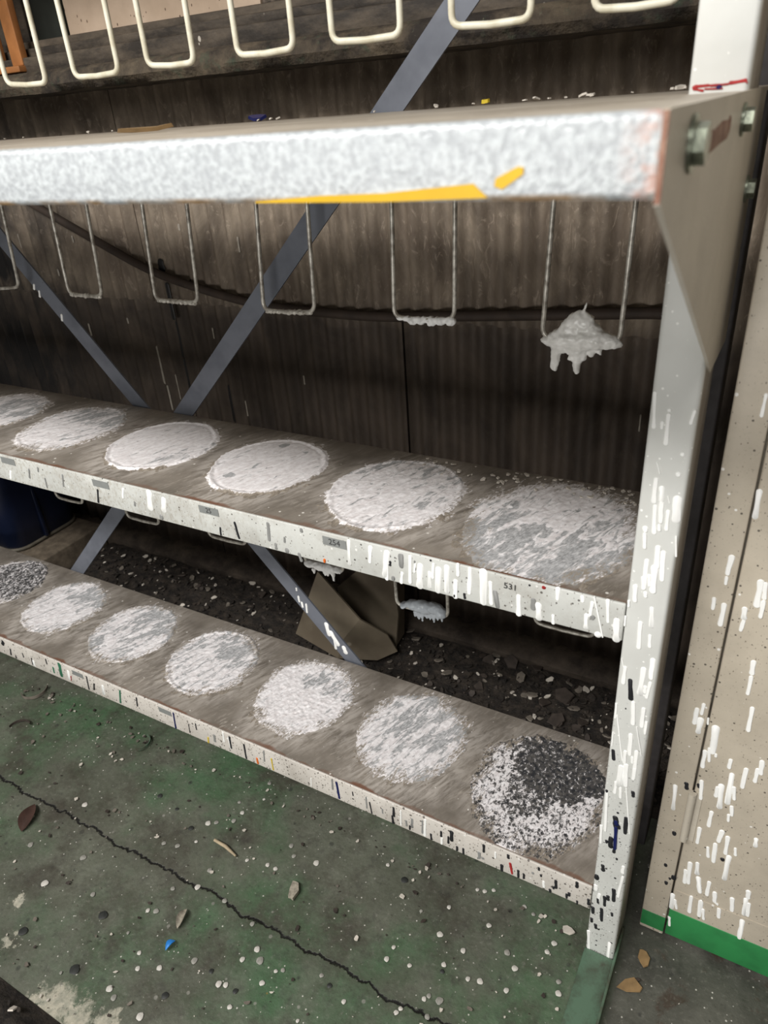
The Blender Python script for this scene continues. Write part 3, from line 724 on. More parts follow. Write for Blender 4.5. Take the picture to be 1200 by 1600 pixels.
# --- worktop that sticks out in front of the posts
top = shelf(ZT, HT, -D, -.0005, 'silver', None, 'worktop', 'worktop', lt=.010, lr=.0042)
tp = MB()
tl = [(400,318),(400,315),(500,306),(600,302),(740,287),(762,309),(600,317)]
tp.prism([(at(a, b_, 'y', -D)[0][0], max(at(a, b_, 'y', -D)[0][2], ZT - HT + .0004)) for a, b_ in tl], 'y', -D - .0008, -D + .0005)
t1 = tp.build('tape_strip', M['tape'], top); t1['label'] = 'long torn strip of yellow tape along the lower edge'
tp = MB()
tp.prism([(at(a, b_, 'y', -D)[0][0], at(a, b_, 'y', -D)[0][2]) for a, b_ in [(773,291),(775,279),(810,260),(819,262),(818,272),(785,296)]], 'y', -D - .0008, -D + .0005)
t1 = tp.build('tape_strip', M['tape'], top); t1['label'] = 'small scrap of yellow tape'
# a shelf over the worktop, above the picture, that carries the cream hooks
shelf(1.80, .055, .0, -W - .0006, 'lip', None)

# gusset plates with bolts
def gusset(xa, xb, full):
    g = MB()
    g.prism([(-D - .012, ZT + .0005), (-D - .012, ZT - HT - .001), (-.012, 1.006), (.02, .985), (.13, .985), (.13, ZT + .0005)], 'x', xa, xb)
    g.box(xa + .0002, xb - .0002, -D - .0135, -D - .011, ZT - HT, ZT, 9)
    go = g.build('gusset_plate', with_runs('gusset') + [M['rust']], rack)
    if full:
        for (px, py, rr) in [(1080, 225, .0105), (1160, 187, .0085), (1165, 295, .0085)]:
            c_, _ = at(px, py, 'x', xb)
            bo = MB(); y_, z_ = c_[1], c_[2]
            bo.tube([(xb - .0005, y_, z_), (xb + .002, y_, z_)], rr * 1.35, 20)
            bo.prism([(y_ + rr * math.cos(a), z_ + rr * math.sin(a)) for a in [math.pi / 3 * k + .3 for k in range(6)]], 'x', xb + .0015, xb + .008)
            bo.build('bolt', M['bolt'], go)
        # rust-red streak between the bolts, dried on the plate
        for (a, b_, c2, d2, wd) in [(1098, 228, 1140, 200, 16), (1136, 203, 1142, 188, 12)]:
            q, t = at(a, b_, 'x', xb); q2, _ = at(c2, d2, 'x', xb); rm = MB(); 
            drip(rm, q, q2, .016, (1, 0, 0), 0, .0005); so_ = rm.build('rust_streak', M['rust'], go)
gusset(0, .003, True); gusset(XL - .003, XL, False)

# diagonal straps behind the shelves
def strap(pa, pb, y, runs=None):
    a = Vector((pa[0], y, pa[1])); b_ = Vector((pb[0], y, pb[1])); t = (b_ - a).normalized(); sd = Vector((t.z, 0, -t.x)) * .0185
    s_ = MB(); n_ = Vector((0, .0035, 0))
    s_.add([a + sd, a - sd, b_ - sd, b_ + sd, a + sd + n_, a - sd + n_, b_ - sd + n_, b_ + sd + n_], [(0, 1, 2, 3), (4, 7, 6, 5), (0, 4, 5, 1), (1, 5, 6, 2), (2, 6, 7, 3), (3, 7, 4, 0)])
    if runs: runs(s_)
    return s_.build('diagonal_brace', with_runs('strap'), rack)
YS = S + .0005
strap((.0, 1.703), (-1.682, .03), YS)
def bruns(s_):
    drips(s_, 'y', YS + .0036, 300, 760, 3.636, [(592,575,594,595,12),(603,620,612,660,16),(622,655,630,690,16),(648,665,655,720,14)], RI['white'], nf)
    drips(s_, 'y', YS + .0036, 0, 850, 2, [(1018,245,1030,290,16),(1030,270,1058,320,18),(1045,300,1050,330,10),(1072,318,1082,345,16)], RI['white'], nf)
    drips(s_, 'y', YS + .0036, 0, 300, 2, [(106,286,107,306,8),(122,306,125,330,8),(192,380,195,405,9)], RI['white'], nf)
strap((-2.12, 1.821), (-.5312, .03), YS + .0038, bruns)

# wire hooks
def hook(bl, br, tl_, tr_, ztop, y, r, mat, bend=.014):
    """a U of wire; corners given in the plane of the hook"""
    BL = Vector((bl[0], y, bl[1])); BR = Vector((br[0], y, br[1])); TL = Vector((tl_, y, ztop)); TR = Vector((tr_, y, ztop))
    pts = [TL]
    def corner(a, c_, b_):
        u = (a - c_).normalized() * bend; v = (b_ - c_).normalized() * bend
        return [c_ + u * (1 - k) ** 2 + v * k ** 2 for k in (0, .2, .4, .6, .8, 1)]
    pts += corner(TL, BL, BR); m1 = BL.lerp(BR, .5) + Vector((0, 0, -.0012)); pts.append(m1); pts += corner(BL, BR, TR); pts.append(TR)
    h = MB(); h.tube(pts, r, 10)
    return h.build('wire_hook', mat, rack)
YH = .25
lowhooks = []
for (tl_, bl, br, tr_) in [((-66,325),(-42,452),(30,449),(3,325)), ((78,323),(108,459),(160,463),(135,322)), ((222,322),(243,468),(310,473),(292,322)), ((400,320),(412,485),(492,488),(480,320)), ((612,318),(616,496),(710,500),(711,318)), ((865,318),(847,527),(968,537),(993,322))]:
    P = [at(*q, 'y', YH)[0] for q in (tl_, bl, br, tr_)]
    zt_ = ZT - .003
    ex = lambda a, b_: b_[0] + (a[0] - b_[0]) * (zt_ - b_[2]) / (a[2] - b_[2])
    lowhooks.append(hook((P[1][0], P[1][2]), (P[2][0], P[2][2]), ex(P[0], P[1]), ex(P[3], P[2]), zt_, YH, .0034, M['wire_zinc'], .016))
YU = .12
for (bl, br) in [((12,132),(73,130)), ((118,121),(186,113)), ((232,103),(304,98)), ((372,87),(459,76)), ((520,66),(626,55)), ((706,42),(829,30)), ((928,16),(1062,0))]:
    P = [at(*q, 'y', YU)[0] for q in (bl, br)]
    hook((P[0][0], P[0][2]), (P[1][0], P[1][2]), P[0][0] - .003, P[1][0] + .003, 1.798, YU, .0037, M['wire_cream'], .012)
midhooks = []
for (xl, xr, zz) in [(-1.47, -1.372, .432), (-1.222, -1.118, .430), (-.968, -.864, .438), (-.712, -.622, .432), (-.505, -.397, .393), (-.232, -.13, .437)]:
    midhooks.append(hook((xl, zz), (xr, zz + .002), xl, xr, ZM - .003, YH, .0034, M['wire_zinc'], .016))

def clump(parent, parts, mat, seed, vox=.0021, label=None):
    """blobs and drips of dried paint grown together by a voxel remesh"""
    import bmesh
    bm = bmesh.new(); rr = random.Random(seed)
    for kind, p, s_ in parts:
        if kind == 'b':
            mt = Matrix.Translation(p) @ Matrix.Diagonal((*s_, 1)); bmesh.ops.create_icosphere(bm, subdivisions=3, radius=1, matrix=mt)
        else:                                   # hanging drip: p top, s_ = (r0, r1, length, lean)
            r0, r1, L, lean = s_
            mt = Matrix.Translation(Vector(p) + Vector((lean / 2, 0, -L / 2))) @ Matrix.Rotation(math.atan2(-lean, L), 4, 'Y')
            bmesh.ops.create_cone(bm, cap_ends=True, segments=12, radius1=r1, radius2=r0, depth=L, matrix=mt)
            bmesh.ops.create_icosphere(bm, subdivisions=2, radius=r1 * 1.15, matrix=Matrix.Translation(Vector(p) + Vector((lean, 0, -L))))
    for v in bm.verts:
        v.co += Vector((rr.uniform(-1, 1), rr.uniform(-1, 1), rr.uniform(-1, 1))) * .0012
    me = bpy.data.meshes.new('t'); bm.to_mesh(me); bm.free()
    to = bpy.data.objects.new('t', me); COL.objects.link(to)
    md = to.modifiers.new('r', 'REMESH'); md.mode = 'VOXEL'; md.voxel_size = vox; md.use_smooth_shade = True
    dg = bpy.context.evaluated_depsgraph_get(); m2 = bpy.data.meshes.new_from_object(to.evaluated_get(dg))
    bpy.data.objects.remove(to); m2.name = 'paint_clump'; m2.materials.clear(); m2.materials.append(mat)
    for v in m2.vertices:
        nz = fbm(v.co.x * 220, v.co.z * 220, seed) - .5
        v.co += v.normal * (.003 * float(nz))
    for f in m2.polygons: f.use_smooth = True
    o = bpy.data.objects.new('paint_clump', m2); COL.objects.link(o); o.parent = parent
    if label: o['label'] = label
    return o
def pt(px, py, y=YH): return at(px, py, 'y', y)[0]
# big clump on the hook nearest the post
k = 1.47 / FPX
parts = []
for (px, py, wx, wz) in [(905,512,16,18),(905,530,28,12),(888,530,24,12),(925,530,24,11),(866,533,16,6),(945,535,20,7),(905,500,8,9),(898,503,8,8),(914,508,12,12),(893,515,14,12),(921,519,15,11),(955,532,10,6),(880,540,12,8),(900,545,14,8)]:
    c_ = pt(px, py); parts.append(('b', c_, (wx * k * .95, .011 + .004 * (wx > 20), wz * k)))
for (px, py, L, r0, r1, ln) in [(867,538,26,4,2.2,-1),(872,540,26,5,2.0,-1.5),(903,548,22,7,3.2,0),(893,548,8,4,3,0),(922,540,10,5,2.5,2),(935,540,8,4,2,2),(912,545,10,5,3,0),(926,542,6,4,2,0)]:
    c_ = pt(px, py); parts.append(('d', c_, (r0 * k, r1 * k, L * k, ln * k)))
c_ = pt(908, 498)
parts.append(('d', Vector(c_) + Vector((.006, 0, .022)), (.0012, .0032, .022, -.006)))
clump(lowhooks[5], parts, M['clump'], 3, .002, 'large grey-white clump of dried paint with drips')
# thin crusts on the lower bars of the other hooks
for i, hk in enumerate(lowhooks[1:5]):
    (xa, za), (xb, zb_) = [((108,461),(160,465)), ((243,470),(310,475)), ((412,487),(492,490)), ((616,498),(710,502))][i]
    parts = []
    rr = random.Random(40 + i)
    for q in range(9):
        f = q / 8 * .8 + .1; c_ = pt(xa + (xb - xa) * f, za + (zb_ - za) * f - 1)
        parts.append(('b', c_, (.0065, .0042, rr.uniform(.0035, .0052))))
    if i == 3:
        for q in range(5):
            c_ = pt(xa + (xb - xa) * (.3 + .16 * q), za + 4); parts.append(('b', c_, (.008, .006, rr.uniform(.004, .008))))
    clump(hk, parts, M['clump_white'] if i == 3 else M['wire_zinc'], 60 + i, .0017)
# clumps under the middle shelf
parts = []
for (px, py, wx, wz) in [(660,948,22,12),(645,945,14,8),(678,950,18,10),(690,958,10,8),(632,945,8,4)]:
    c_ = pt(px, py); parts.append(('b', c_, (wx * 1.12e-3, .012, wz * 1.1e-3)))
for q in range(8):
    c_ = pt(648 + q * 6, 955 + q * .8); parts.append(('d', c_, (.004, .0018, .012 + .004 * (q % 3), 0)))
clump(midhooks[4], parts, M['clump_grey'], 8, .002, 'light grey clump of dried paint with short drips')
parts = []
for (px, py, wx, wz) in [(485,880,12,6),(500,884,14,8),(515,888,12,9),(528,890,10,6)]:
    c_ = pt(px, py); parts.append(('b', c_, (wx * 1.2e-3, .011, wz * 1.2e-3)))
for (px, py, L) in [(490,888,8),(507,890,10),(520,893,16),(512,892,8),(530,892,5)]:
    c_ = pt(px, py); parts.append(('d', c_, (.005, .002, L * 1.3e-3, 0)))
clump(midhooks[3], parts, M['clump_white'], 9, .002, 'white clump of dried paint with drips')

# green rail the post stands on, running out over the floor
rl = MB(); rl.box(-W - .001, .003, -1.2, -.001, .0005, .008, 0, .001); rl.box(.0005, .0045, -1.2, .05, .0005, .022, 0, .001)
rl.build('base_rail', M['rail'], rack)['label'] = 'green painted angle iron under the post'

# ------------------------------------------------------------------ cabinet beside the rack
cab = tag(empty('metal_cabinet', (.3, .3, 0)), 'beige metal cabinet with green base, streaked with white paint, right of the rack', 'cabinet')
def cb(mb, name, mats, parent=cab):
    o = mb.build(name, mats, None); o.parent = parent; o.matrix_parent_inverse = Matrix.Translation(Vector(cab.location)).inverted(); return o
CR = [(1, 1000, 600, 5.335, [(1055,75,1010,280,35),(1000,875,955,1130,52),(770,1425,725,1600,50)]),
 (1, 1000, 900, 5.335, [(725,0,712,75,32),(620,175,605,285,38),(705,225,665,420,45),(875,255,865,370,50),(870,360,835,465,38),(1010,30,970,265,55),(1050,50,1035,200,40),(1035,200,1000,355,42),(950,700,930,830,50),(930,830,895,995,38),(940,1090,900,1300,40),(535,1060,510,1160,35),(480,1095,450,1240,45),(510,1180,480,1320,50),(570,1180,565,1240,22),(635,1245,600,1490,65),(580,1430,575,1550,30),(545,1450,520,1600,38),(635,1480,630,1510,25)]),
 (1, 1000, 1180, 5.335, [(760,30,740,115,38),(890,105,850,280,42),(1020,40,1005,170,45),(985,110,955,230,35),(770,145,725,415,48),(785,260,785,375,35),(680,240,660,450,48),(650,260,630,350,35),(515,205,505,370,38),(765,420,765,510,35),(740,490,735,555,30),(600,465,570,600,36),(500,600,475,740,36),(690,625,650,730,45),(735,675,710,830,38),(630,730,610,900,40),(565,760,568,855,30),(795,770,795,840,28),(745,835,700,1045,42),(970,690,960,770,35),(420,890,400,1075,38),(380,950,370,1070,32),(480,890,475,1000,38),(485,1010,500,1155,45),(580,1050,555,1175,38),(625,1135,620,1230,42),(620,1220,655,1250,20),(770,1185,765,1305,42),(905,1125,900,1200,45),(885,1190,865,1340,40),(910,1230,895,1345,35),(430,1170,410,1315,38),(510,1205,490,1350,42),(525,1280,530,1370,28),(660,1270,655,1360,36),(855,1370,825,1535,42),(275,1150,260,1285,45),(290,1200,305,1285,28),(245,1340,245,1425,28),(295,245,275,460,36)]),
 (2, 1000, 1180, 5.335, [(385,225,390,290,36),(490,235,490,275,34),(285,635,285,670,34),(212,900,215,930,30),(280,1000,280,1040,38),(250,1020,248,1040,25),(218,1050,218,1080,30),(685,855,690,885,34)])]
XD = .0625                                 # line between the corner upright and the door
body = MB()
body.box(.024, XD - .0012, YC, YC + .03, .004, 1.9, 0, .002)
body.box(.0245, .7, YC + .03, .6, .004, 1.9, 0, .002)
body.box(.0245, XD - .0014, YC - .0006, YC + .01, .012, .050, 3, .001)
door = MB()
door.box(XD + .0012, .47, YC, YC + .025, .010, 1.88, 0, .003)
door.box(XD + .0014, .469, YC - .0008, YC + .01, .012, .078, 3, .001)
door.box(XD + .004, .465, YC - .0006, YC + .004, .128, .1292, 0)
for mi, ox, oy, sc, rows in CR:
    for row in rows:
        p0, _ = at(ox + row[0] / sc, oy + row[1] / sc, 'y', YC)
        drips(body if p0[0] < XD else door, 'y', YC - .0002, ox, oy, sc, [row], mi, nf)
cb(body, 'cabinet_body', [M['cabinet'], M['white'], M['black'], M['green_base']])
dr = cb(door, 'door', [M['cabinet'], M['white'], M['black'], M['green_base']])
hg = MB(); hg.tube([(XD, YC - .004, .254), (XD, YC - .004, .356)], .0055, 14)
hg.box(XD, XD + .013, YC - .0012, YC + .002, .254, .356, 0)
hg = cb(hg, 'hinge', M['gusset'], cab)

# ------------------------------------------------------------------ behind the shelves
# hose along the wall
pts = []
for (px, py) in [(-60,250),(20,300),(70,330),(150,376),(230,420),(300,447),(400,475),(500,488),(600,495),(720,494),(850,492),(960,490),(1040,490),(1110,500)]:
    pts.append(at(px, py, 'y', YW - .032)[0])
pp = []
for i in range(len(pts) - 1):
    for k_ in range(4):
        f = k_ / 4; p0, p1, p2, p3 = pts[max(i - 1, 0)], pts[i], pts[i + 1], pts[min(i + 2, len(pts) - 1)]
        pp.append(.5 * ((2 * p1) + (-p0 + p2) * f + (2 * p0 - 5 * p1 + 4 * p2 - p3) * f ** 2 + (-p0 + 3 * p1 - 3 * p2 + p3) * f ** 3))
c_ = MB(); c_.tube(pp, .0105, 10)
tag(c_.build('hose', M['cable']), 'dark brown hose sagging along the corrugated wall', 'hose')

# splashes of paint on the wall: part of the wall mesh would hide them, so they lie on the ridges as runs
# orange wooden slats at the top left
wf = tag(empty('wooden_frame', (-1.64, .57, 1.349)), 'orange-brown wooden frame piece standing on the mossy beam left of the black upright', 'frame')
def wpart(name, *b):
    m_ = MB(); m_.box(*b, 0, .002); o = m_.build(name, M['orange_wood']); o.parent = wf; o.matrix_parent_inverse = Matrix.Translation(wf.location).inverted()
wpart('stile', -1.612, -1.575, .572, .590, 1.3635, 2.0); wpart('stile', -1.685, -1.650, .572, .590, 1.3635, 2.0)
wpart('rail', -1.76, -1.572, .556, .592, 1.3505, 1.363)

# bucket on a slab
bk = tag(empty('plastic_crate', (-2.08, .47, .086)), 'dark navy plastic crate standing on a dusty slab under the middle shelf', 'crate')
def rrect(cx, cy, hx, hy, r, n_=6):
    out = []
    for (sx, sy, a0) in ((1, 1, 0), (-1, 1, 90), (-1, -1, 180), (1, -1, 270)):
        for q in range(n_ + 1):
            a = math.radians(a0 + 90 * q / n_); out.append((cx + sx * (hx - r) + r * math.cos(a), cy + sy * (hy - r) + r * math.sin(a)))
    return out
bb = MB(); rings = [(.0, .150, .118), (.012, .155, .123), (.27, .172, .14)]
vs = []; NN = len(rrect(0, 0, 1, 1, .1))
for (z_, hx, hy) in rings: vs += [(x_, y_, z_) for x_, y_ in rrect(0, 0, hx, hy, .05)]
fs = [(i * NN + k, i * NN + (k + 1) % NN, (i + 1) * NN + (k + 1) % NN, (i + 1) * NN + k) for i in range(2) for k in range(NN)] + [tuple(range(NN))[::-1], tuple(2 * NN + k for k in range(NN))]
bb.add(vs, fs, 0, True)
for (xx) in (.155, ): 
    bb.box(xx - .006, xx + .012, -.02, -.008, .01, .26, 0, .003)
bb.box(.03, .045, -.135, -.12, .01, .26, 0, .003)
bb.build('crate_body', M['bucket'], bk)
rb = MB(); rb.tube([(x_, y_, .006) for x_, y_ in rrect(0, 0, .156, .124, .052)] + [(rrect(0, 0, .156, .124, .052)[0][0], rrect(0, 0, .156, .124, .052)[0][1], .006)], .0055, 8)
rb.build('crate_foot', M['bucket_rim'], bk)['label'] = 'dusty rim round the bottom of the crate'
sb = MB(); sb.box(-2.5, -1.822, .335, .595, .004, .084, 0, .005)
tag(sb.build('stone_slab', M['slab']), 'dusty brown slab on the floor carrying the navy crate', 'slab')

# brown folded sheet leaning behind the low shelf
def folded(name, quads, label):
    s_ = MB()
    th = Vector((.004, .006, .0))
    for q in quads:
        q = [Vector(v) for v in q]; nn = (q[1] - q[0]).cross(q[2] - q[0]).normalized() * .005
        if nn.y < 0: nn = -nn
        m_ = len(q); s_.add(q + [v + nn for v in q], [tuple(range(m_)), tuple(range(2 * m_ - 1, m_ - 1, -1))] + [(i, (i + 1) % m_, (i + 1) % m_ + m_, i + m_) for i in range(m_)])
    return tag(s_.build(name, M['sheet']), label, 'sheet')
g = lambda px, py, y: (lambda q: (q[0], q[1], max(q[2], .034)))(at(px, py, 'y', y)[0])
folded('cardboard_sheet', [[g(496, 893, .47), g(462, 990, .43), g(530, 1045, .405), g(537, 998, .415), g(562, 968, .43)],
                           [g(537, 998, .415), g(530, 1045, .405), g(590, 1036, .44), g(621, 1018, .475), g(605, 992, .465), g(562, 968, .43)]],
       'brown creased sheet with a pointed corner, in front of the other brown sheet')
folded('cardboard_sheet', [[g(527, 917, .545), g(560, 890, .55), g(614, 905, .53), g(622, 960, .52), g(618, 1012, .50), g(585, 1015, .53), g(540, 990, .53)],
                           [g(614, 905, .53), g(632, 915, .57), g(632, 990, .56), g(618, 1012, .50), g(622, 960, .52)]],
       'brown rounded sheet leaning against the kerb behind the pointed brown sheet')

# ------------------------------------------------------------------ soil, chips and litter
def chip_mesh(mat, seed, sx, sy, th=.0025, curl=.25):
    rr = random.Random(seed); k = rr.randint(5, 8); m = MB(); ol = []
    for i in range(k):
        a = 2 * math.pi * (i + rr.uniform(-.3, .3)) / k; q = rr.uniform(.65, 1.1)
        x_, y_ = sx * q * math.cos(a), sy * q * math.sin(a)
        ol.append((x_, y_, curl * (x_ * x_ / sx + y_ * y_ / sy) * rr.uniform(.4, 1)))
    vs = [(x_, y_, z_) for x_, y_, z_ in ol] + [(x_ * .94, y_ * .94, z_ + th) for x_, y_, z_ in ol]
    m.add(vs, [tuple(range(k))[::-1], tuple(range(k, 2 * k))] + [(i, (i + 1) % k, (i + 1) % k + k, i + k) for i in range(k)])
    return m
def scatter_mesh(mb, n_, fx, seed, smin, smax, nm, zf, tilt=.5, pw=1.6):
    rr = random.Random(seed)
    for i in range(n_):
        X, Y = fx(rr); s_ = smin + (smax - smin) * rr.random() ** 2.2
        c_ = chip_mesh(None, rr.randint(0, 9999), s_, s_ * rr.uniform(.4, 1), s_ * .25)
        R_m = Euler((rr.uniform(-tilt, tilt), rr.uniform(-tilt, tilt), rr.uniform(0, 6.28))).to_matrix()
        mb.add([R_m @ Vector(v) + Vector((X, Y, zf(X, Y) + s_ * .15)) for v in c_.v], c_.f, min(int(rr.random() ** pw * nm), nm - 1))
# black soil bed between the low shelf and the kerb
def soil_z(X, Y): return .006 + .012 * float(fbm(X * 16, Y * 16, 77)) + .01 * max(0, 1 - abs(Y - .5) / .12)
sm = MB(); nx, ny = 190, 26; vs = []
for j in range(ny + 1):
    for i in range(nx + 1):
        X = -1.80 + 1.81 * i / nx; Y = .30 + .297 * j / ny
        e = min(1, (Y - .298) / .03) if Y < .33 else 1
        vs.append((X, Y, soil_z(X, Y) * max(e, .1) + .006 * float(fbm(X * 60, Y * 60, 78)) * e))
sm.add(vs, [(j * (nx + 1) + i, j * (nx + 1) + i + 1, (j + 1) * (nx + 1) + i + 1, (j + 1) * (nx + 1) + i) for j in range(ny) for i in range(nx)], 0, True)
scatter_mesh(sm, 2600, lambda r: (-1.79 * r.random() ** 1.5, r.uniform(.31, .585)), 5, .002, .012, 4, lambda X, Y: soil_z(X, Y) + .003, .5, 3.2)
tag(sm.build('soil', [M['soil'], M['chip_dark'], M['chip_grey'], M['chip_white']]), 'bed of black dirt and crumbled paint between the low shelf and the wall kerb', 'dirt', kind='stuff')

def place_copies(name, protos, spots, label, cat, group, seed=1, tilt=.15):
    rr = random.Random(seed); pr = []
    for i, (loc, sc, mi) in enumerate(spots):
        if mi not in [q[0] for q in pr]:
            o = protos[mi]().build(name, protos[mi].mat); pr.append((mi, o))
        else:
            o = [q[1] for q in pr if q[0] == mi][0].copy(); COL.objects.link(o)
        o.location = loc; o.scale = (sc, sc, sc)
        o.rotation_euler = (rr.uniform(-tilt, tilt), rr.uniform(-tilt, tilt), rr.uniform(0, 6.28))
        tag(o, label, cat, group)
def proto(mat, seed, sx, sy, th=.003, curl=.25):
    f = lambda: chip_mesh(None, seed, sx, sy, th, curl)
    f.mat = mat; return f
# larger chips lying in the dirt
big = {0: proto(M['chip_grey'], 1, .02, .014), 1: proto(M['chip_dark'], 2, .024, .015), 2: proto(M['chip_white'], 3, .015, .009), 3: proto(M['chip_dark'], 6, .03, .02), 4: proto(M['chip_grey'], 9, .014, .012)}
rr = random.Random(12)
sp = {k: [] for k in range(5)}
for (px, py, mi, s_) in [(762,1010,2,1.0),(765,1030,1,1),(800,1035,3,.9),(815,1060,0,1),(775,1022,4,.9),(860,1062,2,.9),(880,1090,3,1.1),(850,1100,1,1),(840,1045,1,.9),(700,1055,0,.9),(712,1062,2,.7),(686,1035,4,.9),(650,1000,4,.9),(642,985,0,.7),(690,1010,2,.8),(735,1000,1,.9),(905,1080,4,.8),(925,1075,2,.6),(870,1125,3,.9),(910,1130,1,.9),(830,1090,0,.8),(790,1000,0,.8),(395,912,2,.9),(235,878,2,.8),(335,937,2,.8),(300,905,0,.7),(326,925,4,.7),(360,900,4,.7),(285,900,1,.8),(410,930,1,.9),(425,925,0,.6),(272,885,4,.6),(380,945,0,.6),(600+10,1035,4,.6),(895,1110,0,.8),(748,1075,1,.8)]:
    p_, _ = at(px, py, 'z', .022); sp[mi].append(((p_[0], p_[1], soil_z(p_[0], p_[1]) + .006), s_, mi))
for mi, col_, in ((0, 'grey'), (1, 'dark brown'), (2, 'white'), (3, 'large dark'), (4, 'small grey')):
    place_copies('paint_chip', big, sp[mi], {0: 'mid-grey broken paint chip lying in the black dirt behind the low shelf', 1: 'dark brown paint chip lying in the black dirt behind the low shelf', 2: 'white paint chip lying in the black dirt behind the low shelf', 3: 'big dark slab of paint lying in the black dirt behind the low shelf', 4: 'small grey paint chip lying in the black dirt behind the low shelf'}[mi], 'paint chip', col_ + ' paint chips in the dirt', 20 + mi, .3)

# crumbs along the back of the middle shelf and of the worktop
fl1 = {0: proto(M['chip_white'], 31, .006, .004, .002), 1: proto(M['chip_white'], 32, .0035, .003, .0018)}
rr = random.Random(5); spots = []
for i in range(58):
    px = 660 + 335 * rr.random() ** .8; t_ = (px - 600) / 397
    py = 703 + 64 * t_ + 4 + 22 * rr.random() ** 2
    p_, _ = at(px, py, 'z', ZM); spots.append(((p_[0], min(p_[1], S - .004), ZM + .001), rr.uniform(.5, 1.25), i % 2))
place_copies('paint_flake', fl1, spots, 'small white dried paint flake at the back of the middle shelf near the post', 'paint flake', 'white flakes on the middle shelf', 3, .2)
spots = []
for i, (px, s_) in enumerate([(150,.8),(175,.6),(350,.7),(365,1),(372,.8),(500,.7),(585,1),(590,.8),(742,.9),(760,.8),(815,1.1),(824,1.2),(830,.9),(970,1.2),(985,1.4),(992,1.2),(1018,1.3),(1030,1.2),(1048,.9),(80,.6),(60,.5),(900,.6),(640,.6),(785,.7),(720,.6)]):
    p_, _ = at(px, 217 - 69 * px / 1050 + 1, 'z', ZT); spots.append(((p_[0], S - .012 - .01 * rr.random(), ZT + .0012), s_ * 1.1, i % 2))
place_copies('paint_flake', fl1, spots, 'small white dried paint flake on the back edge of the worktop', 'paint flake', 'white flakes on the worktop', 4, .3)
def single(name, mb, mat, loc, rz, label, cat, tilt=(0, 0)):
    o = mb.build(name, mat); o.location = loc; o.rotation_euler = (tilt[0], tilt[1], rz); return tag(o, label, cat)
def fxy(px, py, z=0.0): p_, _ = at(px, py, 'z', z); return (p_[0], p_[1], z + .0012)
p_ = at(690, 163, 'z', ZT)[0]
single('paint_flake', chip_mesh(None, 51, .016, .008, .004, .5), M['navy'], (p_[0], S - .016, ZT + .001), .4, 'dark navy curl of paint on the back edge of the worktop', 'paint flake', (.3, 0))
p_ = at(788, 161, 'z', ZT)[0]
single('paint_flake', chip_mesh(None, 52, .006, .004, .004, .5), M['yellow'], (p_[0], S - .02, ZT + .001), .4, 'tiny yellow paint flake on the back edge of the worktop', 'paint flake')
p_ = at(228, 208, 'z', ZT)[0]
single('wood_chip', chip_mesh(None, 53, .035, .007, .004, .1), M['chip_tan'], (p_[0], p_[1], ZT + .001), 1.1, 'flat tan chip lying on the worktop', 'wood chip')

# litter on the floor
def leaf_mesh(L, wd):
    m = MB(); vs = []; nl = 10
    for i in range(nl + 1):
        f = i / nl; h = wd * math.sin(math.pi * f) ** .8 * (1 - .25 * f)
        for s_ in (-1, -.5, 0, .5, 1): vs.append(((f - .5) * L, s_ * h, .0012 + .006 * s_ * s_ * math.sin(math.pi * f) + .004 * math.sin(3 * f)))
    fs = [(i * 5 + k, i * 5 + k + 1, (i + 1) * 5 + k + 1, (i + 1) * 5 + k) for i in range(nl) for k in range(4)]
    v2 = [(x_, y_, z_ + .0007) for x_, y_, z_ in vs]; o_ = len(vs)
    fs2 = [tuple(q + o_ for q in f) for f in fs]
    m.add(vs + v2, fs + fs2, 0, True); return m
def leaf_angle(pa, pb):
    a, b_ = fxy(*pa), fxy(*pb); return math.atan2(b_[1] - a[1], b_[0] - a[0]), math.hypot(b_[0] - a[0], b_[1] - a[1])
an, L = leaf_angle((33, 1300), (54, 1257)); single('leaf', leaf_mesh(L, L * .27), M['leaf'], fxy(45, 1279), an, 'dark brown dead leaf on the green floor at the left', 'leaf')
an, L = leaf_angle((278, 1452), (292, 1424)); single('leaf', leaf_mesh(L * 1.1, L * .24), M['pale_leaf'], fxy(285, 1437), an, 'pale dry leaf with dark edge on the green floor', 'leaf')
an, L = leaf_angle((259, 1486), (274, 1472)); single('paint_chip', leaf_mesh(L * 1.05, L * .30), M['chip_blue'], fxy(267, 1479), an, 'bright blue scrap of paint on the green floor', 'paint chip')
a, b_ = fxy(336, 1315), fxy(369, 1340)
tw = MB(); tw.tube([(a[0], a[1], .005), ((a[0] + b_[0]) / 2, (a[1] + b_[1]) / 2 + .002, .007), (b_[0], b_[1], .005)], [.003, .0035, .002], 8)
tag(tw.build('twig', M['twig']), 'pale wooden splinter lying on the green floor', 'splinter')
an, L = leaf_angle((452, 1410), (465, 1377)); single('paint_chip', chip_mesh(None, 61, L * .5, L * .27, .006, .3), M['pale_leaf'], fxy(459, 1394), an, 'crumpled pale flake on the green floor below the low shelf', 'paint chip')
single('paint_chip', chip_mesh(None, 62, .02, .016, .002, .05), M['chip_tan'], fxy(983, 1541), .5, 'tan paint chip on the floor between rail and cabinet', 'paint chip')
single('paint_chip', chip_mesh(None, 63, .009, .016, .002, .05), M['chip_tan'], fxy(1006, 1497), .3, 'narrow tan paint chip on the floor near the cabinet corner', 'paint chip')
single('paint_chip', chip_mesh(None, 64, .012, .009, .003, .2), M['chip_white'], fxy(888, 1456), .3, 'white paint chip on the green floor left of the post foot', 'paint chip')
